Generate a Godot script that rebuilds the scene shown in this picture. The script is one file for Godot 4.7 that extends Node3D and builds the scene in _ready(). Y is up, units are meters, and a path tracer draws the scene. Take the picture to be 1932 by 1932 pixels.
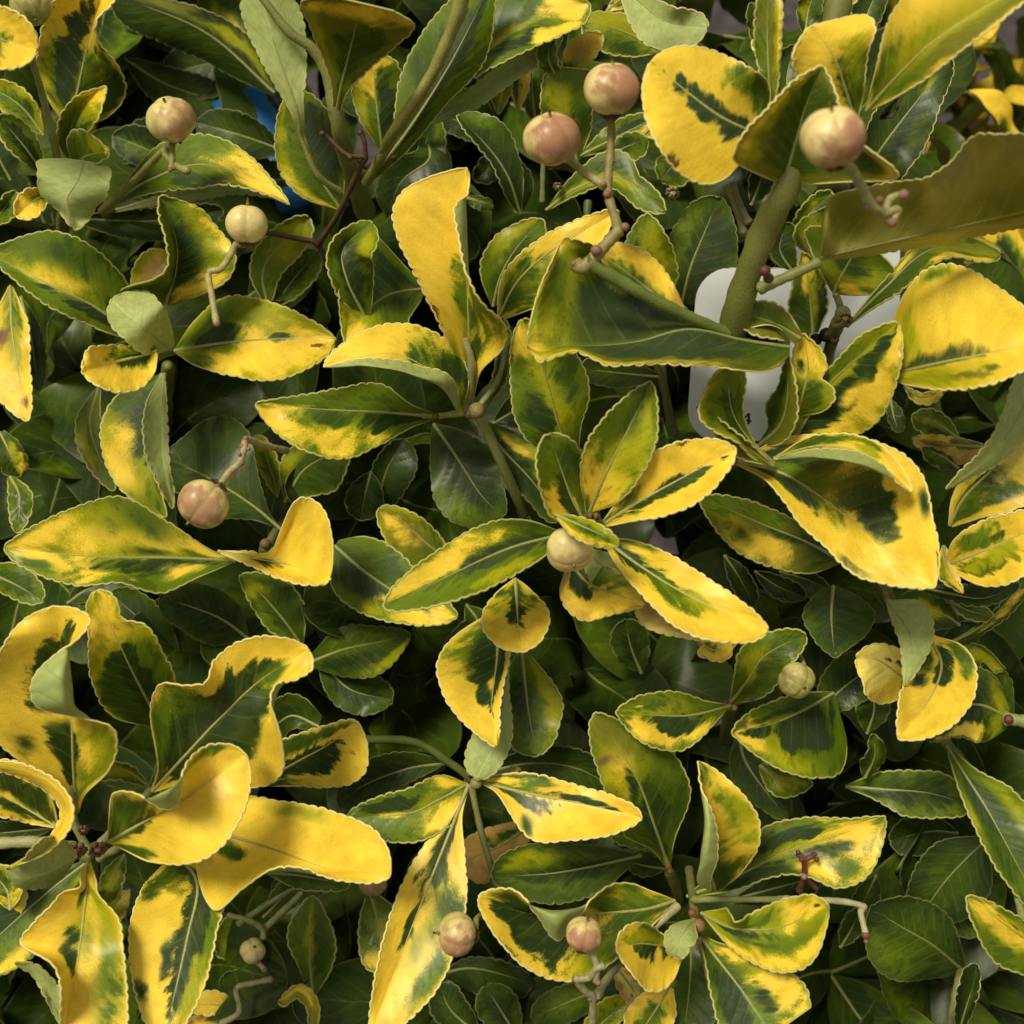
extends Node3D
# A variegated evergreen shrub seen close up: leafy shoots, round seed capsules on thin stalks, a white plant label.
# Places are given as points of the bush front, about 25 cm square: x to the right, y down, z millimetres towards the viewer.

const REACH := 0.30                     # metres from the lens to the bush front
const HALF := 0.42447                   # tan of half the field of view
const UNIT := 0.00013183                # metres per unit on the bush front
const TW := 256                         # size of one leaf's patch in the leaf texture
const TH := 128
var lens_place := Transform3D(Basis(Vector3.RIGHT, deg_to_rad(-46.0)), Vector3(0.0, 0.78, 0.0))
var corner := Vector2.ZERO              # the sheet that the numbers below are measured on
var grain := 1.0
var cur: Node3D                         # the shoot or stalk being built
var upper := []                         # leaf materials
var lower: StandardMaterial3D
var rim_mat: StandardMaterial3D
var stalk_mat: StandardMaterial3D
var fruit_mat: StandardMaterial3D
var looks := []
var tiles := []
var noise_a := PackedFloat32Array()
var noise_b := PackedFloat32Array()
var noise_c := PackedFloat32Array()
var rng := RandomNumberGenerator.new()
var taken := {}

func on(sheet: String) -> void:
	if sheet == "Z":
		corner = Vector2.ZERO; grain = 1.0
	else:
		var k := "ABCDEFGHI".find(sheet)
		corner = Vector2(k % 3, k / 3) * 641.5; grain = 0.3359

func at(x: float, y: float, z: float) -> Vector3:
	return place(x * grain + corner.x, y * grain + corner.y, z)

func place(x: float, y: float, z: float) -> Vector3:
	var d := REACH - z * 0.001
	return lens_place * Vector3((x - 966.0) / 966.0 * HALF * d, (966.0 - y) / 966.0 * HALF * d, -d)

func numbered(called: String) -> String:
	if not taken.has(called):
		taken[called] = 0
		return called
	taken[called] += 1
	return "%s_%03d" % [called, taken[called]]

func thing(called: String, label: String, category: String, where: Vector3, group := "") -> Node3D:
	var o := Node3D.new()
	o.name = numbered(called)
	add_child(o, true)
	o.position = where
	o.set_meta("label", label)
	o.set_meta("category", category)
	if group:
		o.set_meta("group", group)
	return o

func origin_of(o: Node3D) -> Vector3:
	var v := Vector3.ZERO
	while o != self and o != null:
		v += o.position
		o = o.get_parent() as Node3D
	return v

func shoot(label: String, x: float, y: float, z: float) -> Node3D:
	cur = thing("leafy_shoot", label, "leafy shoot", at(x, y, z), "leafy shoots of the variegated shrub")
	return cur

func part(called: String, mesh: Mesh, parent: Node3D) -> MeshInstance3D:
	var o := MeshInstance3D.new()
	o.mesh = mesh
	var n := 0
	var full := called
	while parent.has_node(full):
		n += 1
		full = "%s_%03d" % [called, n]
	o.name = full
	parent.add_child(o, true)
	return o

# ---------------------------------------------------------------- meshes

class Sheet:
	var v := PackedVector3Array()
	var n := PackedVector3Array()
	var uv := PackedVector2Array()
	var c := PackedColorArray()
	var i := PackedInt32Array()
	func tri(a: int, b: int, d: int) -> void:
		i.append(a); i.append(b); i.append(d)
	func into(m: ArrayMesh, mat: Material) -> void:
		if i.is_empty():
			return
		var a := []
		a.resize(Mesh.ARRAY_MAX)
		a[Mesh.ARRAY_VERTEX] = v
		a[Mesh.ARRAY_NORMAL] = n
		if uv.size() == v.size():
			a[Mesh.ARRAY_TEX_UV] = uv
		if c.size() == v.size():
			a[Mesh.ARRAY_COLOR] = c
		a[Mesh.ARRAY_INDEX] = i
		m.add_surface_from_arrays(Mesh.PRIMITIVE_TRIANGLES, a)
		m.surface_set_material(m.get_surface_count() - 1, mat)
	func tube(p: PackedVector3Array, r: PackedFloat32Array, col: PackedColorArray, sides: int, closed := false, cap := true) -> void:
		var count := p.size()
		if count < 2:
			return
		var first := v.size()
		var side := Vector3.ZERO
		for k in count:
			var t: Vector3
			if closed:
				t = p[(k + 1) % count] - p[(k - 1 + count) % count]
			else:
				t = p[mini(k + 1, count - 1)] - p[maxi(k - 1, 0)]
			if t.length_squared() < 1e-16:
				t = Vector3.UP
			t = t.normalized()
			if k == 0:
				side = t.cross(Vector3(0.31, 0.83, 0.46)).normalized()
			side = (side - t * side.dot(t))
			if side.length_squared() < 1e-12:
				side = t.cross(Vector3(0.7, 0.1, 0.6))
			side = side.normalized()
			var up := t.cross(side)
			for j in sides:
				var a := TAU * j / sides
				var d := side * cos(a) + up * sin(a)
				v.append(p[k] + d * r[k]); n.append(d); c.append(col[k])
		var rows := count if closed else count - 1
		for k in rows:
			for j in sides:
				var a := first + k * sides + j
				var b := first + k * sides + (j + 1) % sides
				var a2 := first + ((k + 1) % count) * sides + j
				var b2 := first + ((k + 1) % count) * sides + (j + 1) % sides
				tri(a, a2, b); tri(b, a2, b2)
		if cap and not closed:
			for e in 2:
				var k := 0 if e == 0 else count - 1
				var t := (p[0] - p[1] if e == 0 else p[k] - p[k - 1]).normalized()
				var mid := v.size()
				v.append(p[k] + t * r[k] * 0.5); n.append(t); c.append(col[k])
				for j in sides:
					var a := first + k * sides + j
					var b := first + k * sides + (j + 1) % sides
					if e == 0:
						tri(mid, a, b)
					else:
						tri(mid, b, a)
	func ball(at: Vector3, r: Vector3, col: Color, rings := 8) -> void:
		var first := v.size()
		var around := rings * 2
		for k in rings + 1:
			for j in around + 1:
				var d := Vector3(sin(PI * k / rings) * cos(TAU * j / around), cos(PI * k / rings), sin(PI * k / rings) * sin(TAU * j / around))
				v.append(at + d * r); n.append((d / r).normalized()); c.append(col)
		for k in rings:
			for j in around:
				var a := first + k * (around + 1) + j
				tri(a, a + around + 1, a + 1); tri(a + 1, a + around + 1, a + around + 2)

func smooth_line(p: PackedVector3Array, steps: int) -> PackedVector3Array:
	# Catmull-Rom through the points, then even steps along it
	var fine := PackedVector3Array()
	var n := p.size()
	if n == 2:
		for k in 17:
			fine.append(p[0].lerp(p[1], k / 16.0))
	else:
		for s in n - 1:
			var a := p[maxi(s - 1, 0)] if s > 0 else p[0] * 2.0 - p[1]
			var d := p[s + 2] if s + 2 < n else p[n - 1] * 2.0 - p[n - 2]
			for k in 16:
				fine.append(p[s].cubic_interpolate(p[s + 1], a, d, k / 16.0))
		fine.append(p[n - 1])
	var run := PackedFloat32Array([0.0])
	for k in range(1, fine.size()):
		run.append(run[k - 1] + fine[k].distance_to(fine[k - 1]))
	var total := run[run.size() - 1]
	var res := PackedVector3Array()
	var j := 0
	for k in steps + 1:
		var want := total * k / steps
		while j < run.size() - 2 and run[j + 1] < want:
			j += 1
		var seg := maxf(run[j + 1] - run[j], 1e-9)
		res.append(fine[j].lerp(fine[j + 1], clampf((want - run[j]) / seg, 0.0, 1.0)))
	return res

func triples(a: Array) -> PackedVector3Array:
	var p := PackedVector3Array()
	for k in range(0, a.size() - 2, 3):
		p.append(Vector3(a[k], a[k + 1], a[k + 2]))
	return p

# Value column j of knots (rows that start with t) at t, a smooth curve
func knot(rows: Array, j: int, t: float) -> float:
	var n := rows.size()
	if t <= rows[0][0]:
		return rows[0][j]
	if t >= rows[n - 1][0]:
		return rows[n - 1][j]
	# the tip is rounded off
	if (j == 1 or j == 3) and t > rows[n - 2][0] and rows[n - 1][1] == 0 and rows[n - 2][1] > 0 and n < 18:
		var w := (t - float(rows[n - 2][0])) / (float(rows[n - 1][0]) - float(rows[n - 2][0]))
		var before := (float(rows[n - 2][j]) - float(rows[n - 3][j])) / (float(rows[n - 2][0]) - float(rows[n - 3][0])) if n > 2 else 0.0
		var span := float(rows[n - 1][0]) - float(rows[n - 2][0])
		var lean := clampf(before * span / maxf(absf(rows[n - 2][j]), 1e-6), -0.7, 0.4)
		return float(rows[n - 2][j]) * (1.0 + lean * w) * sqrt(maxf(0.0, 1.0 - w * w * (1.0 if true else w)))
	var k := 0
	while k < n - 2 and t > rows[k + 1][0]:
		k += 1
	var x0: float = rows[k][0]
	var x1: float = rows[k + 1][0]
	var y0: float = rows[k][j]
	var y1: float = rows[k + 1][j]
	var h := x1 - x0
	var slope := (y1 - y0) / h
	var m0 := slope
	var m1 := slope
	if k > 0:
		m0 = (y1 - float(rows[k - 1][j])) / (x1 - float(rows[k - 1][0]))
	if k + 2 < n:
		m1 = (float(rows[k + 2][j]) - y0) / (float(rows[k + 2][0]) - x0)
	var u := (t - x0) / h
	return (2 * u * u * u - 3 * u * u + 1) * y0 + (u * u * u - 2 * u * u + u) * h * m0 + (3 * u * u - 2 * u * u * u) * y1 + (u * u * u - u * u) * h * m1

# One side of a leaf as rows [t, edge offset, edge z, belly offset, belly z]
func side_rows(w: Variant, a: float, b: float, cup: float) -> Array:
	var rows := []
	if w is Array and w[0] is Array:
		for r in w:
			var e: float = r[1]
			var z: float = r[2] if r.size() > 2 else 0.0
			rows.append([r[0], e, z, r[3] if r.size() > 3 else e * 0.5, r[4] if r.size() > 4 else z * (0.5 - cup)])
	else:
		var wide: float = w[0] if w is Array else w
		var lift: float = w[1] if w is Array else 2.0
		var top := a / (a + b)
		var most := pow(top, a) * pow(1.0 - top, b)
		for k in 21:
			var t := 1.0 - pow(1.0 - k / 20.0, 1.7)
			var f := pow(t, a) * pow(1.0 - t, b) / most
			rows.append([t, wide * f, lift * f, wide * f * 0.5, lift * f * (0.5 - cup)])
	return rows

# A leaf: midrib points (x, y, z), the left and right halves as seen from base to tip, and how it is coloured.
# o: flip (underside to the viewer), pet (points of the petiole before the base), a, b (outline), wav, teeth, label, low, local, straight
func leaf(mid: Array, left: Variant, right: Variant, look: String, o := {}) -> MeshInstance3D:
	var local: bool = o.get("local", false)
	var low: bool = o.get("low", false)
	var rows: int = 30 if low else 112
	var cols: Array = [0.0, 0.35, 0.7, 1.0] if low else [0.0, 0.07, 0.2, 0.35, 0.5, 0.65, 0.8, 0.92, 1.0]
	var half: int = cols.size() - 1
	var a: float = o.get("a", 0.8)
	var b: float = o.get("b", 0.5)
	var cup: float = o.get("cup", 0.22)
	var wav: float = o.get("wav", 0.6)
	var tooth: float = o.get("teeth", 5.6) / grain
	var pitch: float = o.get("pitch", 19.0) / grain
	var mid_line := smooth_line(triples(mid), 64)
	var sides := [side_rows(left, a, b, cup), side_rows(right, a, b, cup)]
	var chord := Vector2(mid_line[64].x - mid_line[0].x, mid_line[64].y - mid_line[0].y).normalized()
	var straight: float = o.get("straight", 0.45)
	var ph := rng.randf() * TAU
	var ph2 := rng.randf() * TAU
	var wf := rng.randf_range(2.0, 3.6)
	var vein_count := rng.randf_range(7.0, 9.0)
	var tile := -1
	if look != "":
		tile = new_tile(look)
	var pos := []            # rows of points on the bush front
	var ts := PackedFloat32Array()
	var run := [0.0, 0.0]
	var last := [Vector2.ZERO, Vector2.ZERO]
	var notch := [PackedFloat32Array(), PackedFloat32Array()]
	var wide_cols := half * 2 + 1
	for r in rows + 1:
		var t := 1.0 - pow(1.0 - float(r) / rows, 1.35)
		ts.append(t)
		var fk := clampf(t * 64.0, 0.0, 63.999)
		var m := mid_line[int(fk)].lerp(mid_line[int(fk) + 1], fk - int(fk))
		var k0 := clampi(int(t * 64.0) - 3, 0, 64)
		var k1 := clampi(int(t * 64.0) + 4, 0, 64)
		var tan2 := Vector2(mid_line[k1].x - mid_line[k0].x, mid_line[k1].y - mid_line[k0].y)
		tan2 = (tan2.normalized() * (1.0 - straight) + chord * straight).normalized()
		var out_left := Vector2(tan2.y, -tan2.x)
		var line := PackedVector3Array()
		line.resize(wide_cols)
		for sd in 2:
			var rw: Array = sides[sd]
			var e := knot(rw, 1, t)
			var ez := knot(rw, 2, t)
			var bo := knot(rw, 3, t)
			var bz := knot(rw, 4, t)
			var dir := out_left if sd == 0 else -out_left
			var edge2 := Vector2(m.x, m.y) + dir * e
			if r > 0:
				run[sd] += edge2.distance_to(last[sd])
			last[sd] = edge2
			var u: float = fposmod(run[sd] / pitch + 0.3 * sd, 1.0)
			var bump := sqrt(maxf(0.0, 1.0 - pow(2.0 * u - 1.0, 2.0)))
			notch[sd].append(1.0 - bump)
			var strong := smoothstep(0.12, 0.3, t) * tooth * (0.75 + 0.25 * sin(run[sd] / pitch * 2.1 + ph))
			for j in half + 1:
				var s: float = cols[j]
				var off := 2.0 * s * (1.0 - s) * bo + s * s * e
				var z := m.z + 2.0 * s * (1.0 - s) * bz + s * s * ez
				var edgewise := s * s
				z += wav * edgewise * (sin(t * TAU * wf * 0.5 + ph + sd * 1.7) + 0.5 * sin(t * TAU * wf + ph2 + sd * 2.9)) * smoothstep(0.0, 0.25, t)
				# the blade sinks a little along the lateral veins
				var q := fposmod((t - 0.2 * s) * vein_count + 0.5 * sd, 1.0)
				z += 0.09 * (1.0 - pow(absf(2.0 * q - 1.0), 3.0)) * sin(PI * minf(s * 1.15, 1.0))
				var p2 := Vector2(m.x, m.y) + dir * off
				if j == half:
					var inner := Vector2(line[half].x, line[half].y) if false else Vector2(m.x, m.y) + dir * (2.0 * 0.8 * 0.2 * bo + 0.64 * e)
					var outw := p2 - inner
					outw = outw.normalized() if outw.length() > 2.0 / grain else (dir if t < 0.9 else tan2)
					p2 += outw * (bump - 0.5) * strong
				elif j == half - 1:
					p2 += dir * signf(e) * (bump - 0.5) * strong * 0.35
				line[half + j if sd == 1 else half - j] = Vector3(p2.x, p2.y, z)
		pos.append(line)
	# into the scene
	var base: Vector3
	if local:
		base = Vector3.ZERO
	else:
		base = origin_of(cur)
	var pts := PackedVector3Array()
	for line in pos:
		for p in line:
			pts.append(Vector3(p.x * UNIT, -p.y * UNIT, p.z * 0.001) if local else at(p.x, p.y, p.z) - base)
	var flip: bool = o.get("flip", false)
	var nor := PackedVector3Array()
	nor.resize(pts.size())
	for r in rows + 1:
		for j in wide_cols:
			var dt := pts[mini(r + 1, rows) * wide_cols + j] - pts[maxi(r - 1, 0) * wide_cols + j]
			var ds := pts[r * wide_cols + mini(j + 1, wide_cols - 1)] - pts[r * wide_cols + maxi(j - 1, 0)]
			var nn := ds.cross(dt)
			if nn.length_squared() < 1e-22 and r > 0:
				nn = nor[(r - 1) * wide_cols + j]
			nn = nn.normalized()
			if flip:
				nn = -nn
			nor[r * wide_cols + j] = nn
	for j in wide_cols:
		nor[j] = nor[wide_cols * 2 + j]
		nor[rows * wide_cols + j] = nor[(rows - 2) * wide_cols + half]
	var mesh := ArrayMesh.new()
	var thick := 0.00017
	var tx := (tile % 8) * TW
	var ty := ((tile % 128) / 8) * TH
	for face in 2:
		var sh := Sheet.new()
		for r in rows + 1:
			for j in wide_cols:
				var k := r * wide_cols + j
				var nn := nor[k] if face == 0 else -nor[k]
				sh.v.append(pts[k] + nn * thick)
				sh.n.append(nn)
				var s: float = (cols[half - j] * -1.0) if j < half else cols[j - half]
				var uu := ts[r]
				var vv := s * 0.5 + 0.5
				if face == 0:
					sh.uv.append(Vector2((tx + 2.0 + uu * (TW - 4)) / 2048.0, (ty + 2.0 + vv * (TH - 4)) / 2048.0))
				else:
					sh.uv.append(Vector2(uu, vv))
		for r in rows:
			for j in wide_cols - 1:
				var k := r * wide_cols + j
				var first := (face == 0) != flip
				if first:
					sh.tri(k, k + wide_cols, k + 1); sh.tri(k + 1, k + wide_cols, k + wide_cols + 1)
				else:
					sh.tri(k, k + 1, k + wide_cols); sh.tri(k + 1, k + wide_cols + 1, k + wide_cols)
		sh.into(mesh, upper[tile / 128] if face == 0 else lower)
	# the pale thickened margin
	var edge_p := PackedVector3Array()
	var edge_r := PackedFloat32Array()
	var edge_c := PackedColorArray()
	var first_letter := look.substr(0, 1)
	var usual := Color(0.82, 0.71, 0.25)
	if first_letter == "L":
		usual = Color(0.60, 0.55, 0.17)
	elif first_letter in ["G", "O", "T"]:
		usual = Color(0.48, 0.46, 0.14)
	elif first_letter in ["M", "D", "B"]:
		usual = Color(0.21, 0.22, 0.06)
	var rim_r := 0.00027 if first_letter in ["Y", "L", "G", "O", "K"] else 0.00020
	var pale: Color = o.get("rim", usual)
	var ticks: float = o.get("ticks", 0.55)
	var step := 1
	for sd in 2:
		for q in range(0, rows + 1, step):
			var r: int = q if sd == 0 else rows - q
			if sd == 1 and q == 0:
				continue
			edge_p.append(pts[r * wide_cols + (0 if sd == 0 else wide_cols - 1)])
			edge_r.append(rim_r * smoothstep(0.0, 0.2, ts[r] + 0.06) * (1.0 - 0.12 * notch[sd][r]))
			edge_c.append(pale.lerp(Color(0.05, 0.03, 0.01), ticks * smoothstep(0.72, 1.0, notch[sd][r]) * 0.55))
	var rim := Sheet.new()
	rim.tube(edge_p, edge_r, edge_c, 3 if low else 5, false, false)
	# midrib, and the petiole that carries it
	var rib := Sheet.new()
	var rp := PackedVector3Array()
	var rr := PackedFloat32Array()
	var rc := PackedColorArray()
	var rib_c: Color = o.get("ribc", Color(0.42, 0.43, 0.16))
	var thickness: float = o.get("rib", 1.0)
	for r in range(0, rows - 3, 3):
		var k := r * wide_cols + half
		rp.append(pts[k] + nor[k] * 0.00004)
		rr.append((0.00046 * pow(1.0 - ts[r], 1.2) + 0.00010) * thickness)
		rc.append(rib_c.lerp(Color(0.62, 0.50, 0.13) if first_letter in ["Y", "K"] else Color(0.30, 0.33, 0.08), ts[r]))
	rib.tube(rp, rr, rc, 5)
	if low:
		rim.into(mesh, rim_mat)
		rib.into(mesh, stalk_mat)
		if local:
			var plain := MeshInstance3D.new()
			plain.mesh = mesh
			return plain
		return part("leaf", mesh, cur)
	var leaf_node := part("leaf", mesh, cur)
	if o.has("label"):
		leaf_node.set_meta("label", o.label)
	var mm := ArrayMesh.new()
	rim.into(mm, rim_mat)
	part("margin", mm, leaf_node)
	mm = ArrayMesh.new()
	rib.into(mm, stalk_mat)
	part("midrib", mm, leaf_node)
	if o.has("pet"):
		var stem_pts := triples(o.pet)
		stem_pts.append(Vector3(mid[0], mid[1], mid[2]))
		stem_pts.append(mid_line[5])
		mm = ArrayMesh.new()
		tube_along(stem_pts, 0.00095, 0.0006, Color(0.40, 0.42, 0.11), base).into(mm, stalk_mat)
		part("petiole", mm, leaf_node)
	return leaf_node

func tube_along(p: PackedVector3Array, r0: float, r1: float, col: Color, base: Vector3, sides := 9) -> Sheet:
	var line := smooth_line(p, maxi(14, p.size() * 8))
	var pts := PackedVector3Array()
	var r := PackedFloat32Array()
	var c := PackedColorArray()
	var n := line.size()
	for k in n:
		pts.append(at(line[k].x, line[k].y, line[k].z) - base)
		var u := float(k) / (n - 1)
		r.append(lerpf(r0, r1, u) * (1.0 + 0.05 * sin(k * 1.7) + 0.05 * sin(k * 0.61 + r0 * 9e3)) * (1.0 + 0.16 * exp(-pow((u - 0.02) * 16.0, 2.0)) + 0.14 * exp(-pow((u - 0.98) * 16.0, 2.0))))
		c.append(col * (1.0 + 0.10 * sin(k * 0.9 + col.r * 40.0)))
	var sh := Sheet.new()
	sh.tube(pts, r, c, sides)
	return sh

func stem(p: Array, r0: float, r1: float, col := Color(0.20, 0.22, 0.05), called := "stem") -> void:
	var mm := ArrayMesh.new()
	tube_along(triples(p), r0 * 0.001, r1 * 0.001, col, origin_of(cur), 12).into(mm, stalk_mat)
	part(called, mm, cur)

func knob(x: float, y: float, z: float, r: float, col: Color, called := "bud") -> void:
	var sh := Sheet.new()
	sh.ball(at(x, y, z) - origin_of(cur), Vector3(r, r * 0.92, r) * 0.001, col, 8)
	var mm := ArrayMesh.new()
	sh.into(mm, stalk_mat)
	part(called, mm, cur)

# A scaly terminal bud: overlapping pointed scales round a core
func scaly_bud(x: float, y: float, z: float, r: float, col: Color) -> void:
	var sh := Sheet.new()
	var c := at(x, y, z) - origin_of(cur)
	sh.ball(c, Vector3(r, r, r) * 0.00085, col, 7)
	for k in 8:
		var d := Vector3(cos(k * 2.4), sin(k * 2.4) * 0.9, 0.25 + 0.09 * k).normalized()
		d = lens_place.basis * d
		var lift := lens_place.basis.z
		var tone := col * (0.6 + 0.16 * (k % 4))
		sh.tube(PackedVector3Array([c + d * r * 0.0005 - lift * r * 0.0003, c + d * r * 0.00095, c + d * r * 0.0009 + lift * r * 0.0005, c + d * r * 0.0006 + lift * r * 0.0009]), PackedFloat32Array([r * 0.0004, r * 0.0005, r * 0.00033, r * 0.00004]), PackedColorArray([tone, tone, tone * 0.8, tone * 0.45]), 7)
	var mm := ArrayMesh.new()
	sh.into(mm, stalk_mat)
	part("bud", mm, cur)

# A round, four-lobed seed capsule. axis points from the stalk to the style tip (x, y down, z to the viewer); stalks are paths.
func capsule(label: String, x: float, y: float, z: float, r: float, axis: Array, blush: Array, stalks: Array, o := {}) -> void:
	var centre := at(x, y, z)
	cur = thing("seed_capsule", label, "seed capsule", centre, "round seed capsules hanging on the shrub")
	var size := r * grain / 966.0 * HALF * (REACH - z * 0.001)
	var up := (lens_place.basis * Vector3(axis[0], -axis[1], axis[2])).normalized()
	var red := (lens_place.basis * Vector3(blush[0], -blush[1], blush[2])).normalized()
	var amount: float = o.get("blush", 1.0)
	var base_c: Color = o.get("color", Color(0.95, 0.80, 0.36))
	var green: float = o.get("green", 0.35)
	var right := up.cross(Vector3(0.3, 0.2, 0.9)).normalized()
	var fwd := right.cross(up)
	var sh := Sheet.new()
	var rings := 40
	var around := 72
	var turn: float = o.get("turn", rng.randf() * TAU)
	var noise := FastNoiseLite.new()
	noise.seed = int(x * 7 + y)
	noise.frequency = 1.0
	for k in rings + 1:
		var th := PI * k / rings
		for j in around + 1:
			var ph := TAU * j / around
			var groove := pow(absf(cos(2.0 * ph + turn)), 0.5)
			var rad := size * (0.885 + 0.115 * groove * sin(th)) * (1.0 - 0.06 * pow(cos(th), 2.0))
			rad *= 1.0 - 0.05 * exp(-pow(th / 0.28, 2.0)) - 0.07 * exp(-pow((PI - th) / 0.3, 2.0))
			var d := right * sin(th) * cos(ph) + fwd * sin(th) * sin(ph) + up * cos(th)
			sh.v.append(d * rad * (1.0 + 0.012 * noise.get_noise_3dv(d * 2.2)))
			var n1 := noise.get_noise_3dv(d * 1.5)
			var n2 := noise.get_noise_3dv(d * 9.0)
			var col := base_c.lerp(Color(0.40, 0.42, 0.10), clampf(green * (0.6 + 0.9 * n1 + 0.35 * cos(th)), 0.0, 1.0))
			var flush := smoothstep(0.62 - 0.42 * amount, 1.2 - 0.42 * amount, d.dot(red) * 0.7 + 0.2 + 0.6 * n1 + 0.34 * n2) * minf(amount, 1.0)
			col = col.lerp(Color(0.43, 0.17, 0.12), clampf(flush * 0.85, 0.0, 0.9))
			col = col.lerp(Color(0.46, 0.32, 0.11), 0.6 * pow(1.0 - groove, 1.3) * sin(th))
			sh.c.append(col * (1.0 + 0.16 * n2))
			sh.n.append(d)
	for k in rings:
		for j in around:
			var q := k * (around + 1) + j
			sh.tri(q, q + around + 1, q + 1); sh.tri(q + 1, q + around + 1, q + around + 2)
	# smooth normals of the lobed surface
	var acc := PackedVector3Array()
	acc.resize(sh.v.size())
	for k in range(0, sh.i.size(), 3):
		var fn := (sh.v[sh.i[k + 2]] - sh.v[sh.i[k]]).cross(sh.v[sh.i[k + 1]] - sh.v[sh.i[k]])
		for m in 3:
			acc[sh.i[k + m]] += fn
	for k in sh.n.size():
		if acc[k].length_squared() > 0.0:
			var nn := acc[k].normalized()
			sh.n[k] = nn if nn.dot(sh.n[k]) > 0.0 else -nn
	for k in rings + 1:
		var q := k * (around + 1)
		var both := (sh.n[q] + sh.n[q + around]).normalized()
		sh.n[q] = both
		sh.n[q + around] = both
	var mm := ArrayMesh.new()
	sh.into(mm, fruit_mat)
	part("husk", mm, cur)
	# style tip
	var st := Sheet.new()
	var tip: float = o.get("style", 0.35)
	st.tube(PackedVector3Array([up * size * 0.86, up * size * (0.94 + 0.06 * tip), up * size * (0.95 + 0.13 * tip)]), PackedFloat32Array([0.00042, 0.00030, 0.00022]), PackedColorArray([Color(0.34, 0.25, 0.08), Color(0.2, 0.1, 0.04), Color(0.06, 0.025, 0.015)]), 7)
	mm = ArrayMesh.new()
	st.into(mm, stalk_mat)
	part("style_tip", mm, cur)
	# calyx: small dry lobes where the stalk meets the husk
	var cal := Sheet.new()
	for k in 5:
		var d := (right * cos(k * TAU / 5) + fwd * sin(k * TAU / 5))
		cal.tube(PackedVector3Array([-up * size * 0.93, -up * size * 0.96 + d * size * 0.2, -up * size * 0.87 + d * size * 0.4]), PackedFloat32Array([0.0005, 0.00055, 0.0002]), PackedColorArray([Color(0.3, 0.24, 0.08), Color(0.2, 0.12, 0.05), Color(0.09, 0.04, 0.02)]), 6)
	mm = ArrayMesh.new()
	cal.into(mm, stalk_mat)
	part("calyx", mm, cur)
	var pale: Color = o.get("stalk", Color(0.40, 0.38, 0.15))
	var ax := Vector3(axis[0], axis[1], axis[2]).normalized()
	for s in stalks:
		mm = ArrayMesh.new()
		var path := triples(s[0])
		if s == stalks[0]:
			path.insert(0, Vector3(x - ax.x * r * 0.9, y - ax.y * r * 0.9, z - ax.z * size * 900.0))
		tube_along(path, s[1] * 0.001, s[2] * 0.001, pale, centre, 10).into(mm, stalk_mat)
		part("stalk", mm, cur)
	for k in o.get("joints", []):
		knob(k[0], k[1], k[2], k[3] * 0.82, Color(0.30, 0.15, 0.10), "joint")

# ---------------------------------------------------------------- leaf colours

const PAINT := {
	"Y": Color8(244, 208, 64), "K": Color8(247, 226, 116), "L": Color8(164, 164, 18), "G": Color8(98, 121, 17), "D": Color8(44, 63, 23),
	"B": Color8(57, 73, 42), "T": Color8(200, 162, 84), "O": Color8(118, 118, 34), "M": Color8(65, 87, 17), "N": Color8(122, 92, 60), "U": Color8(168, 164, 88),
}

func new_tile(look: String) -> int:
	looks.append(look)
	return looks.size() - 1

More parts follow.
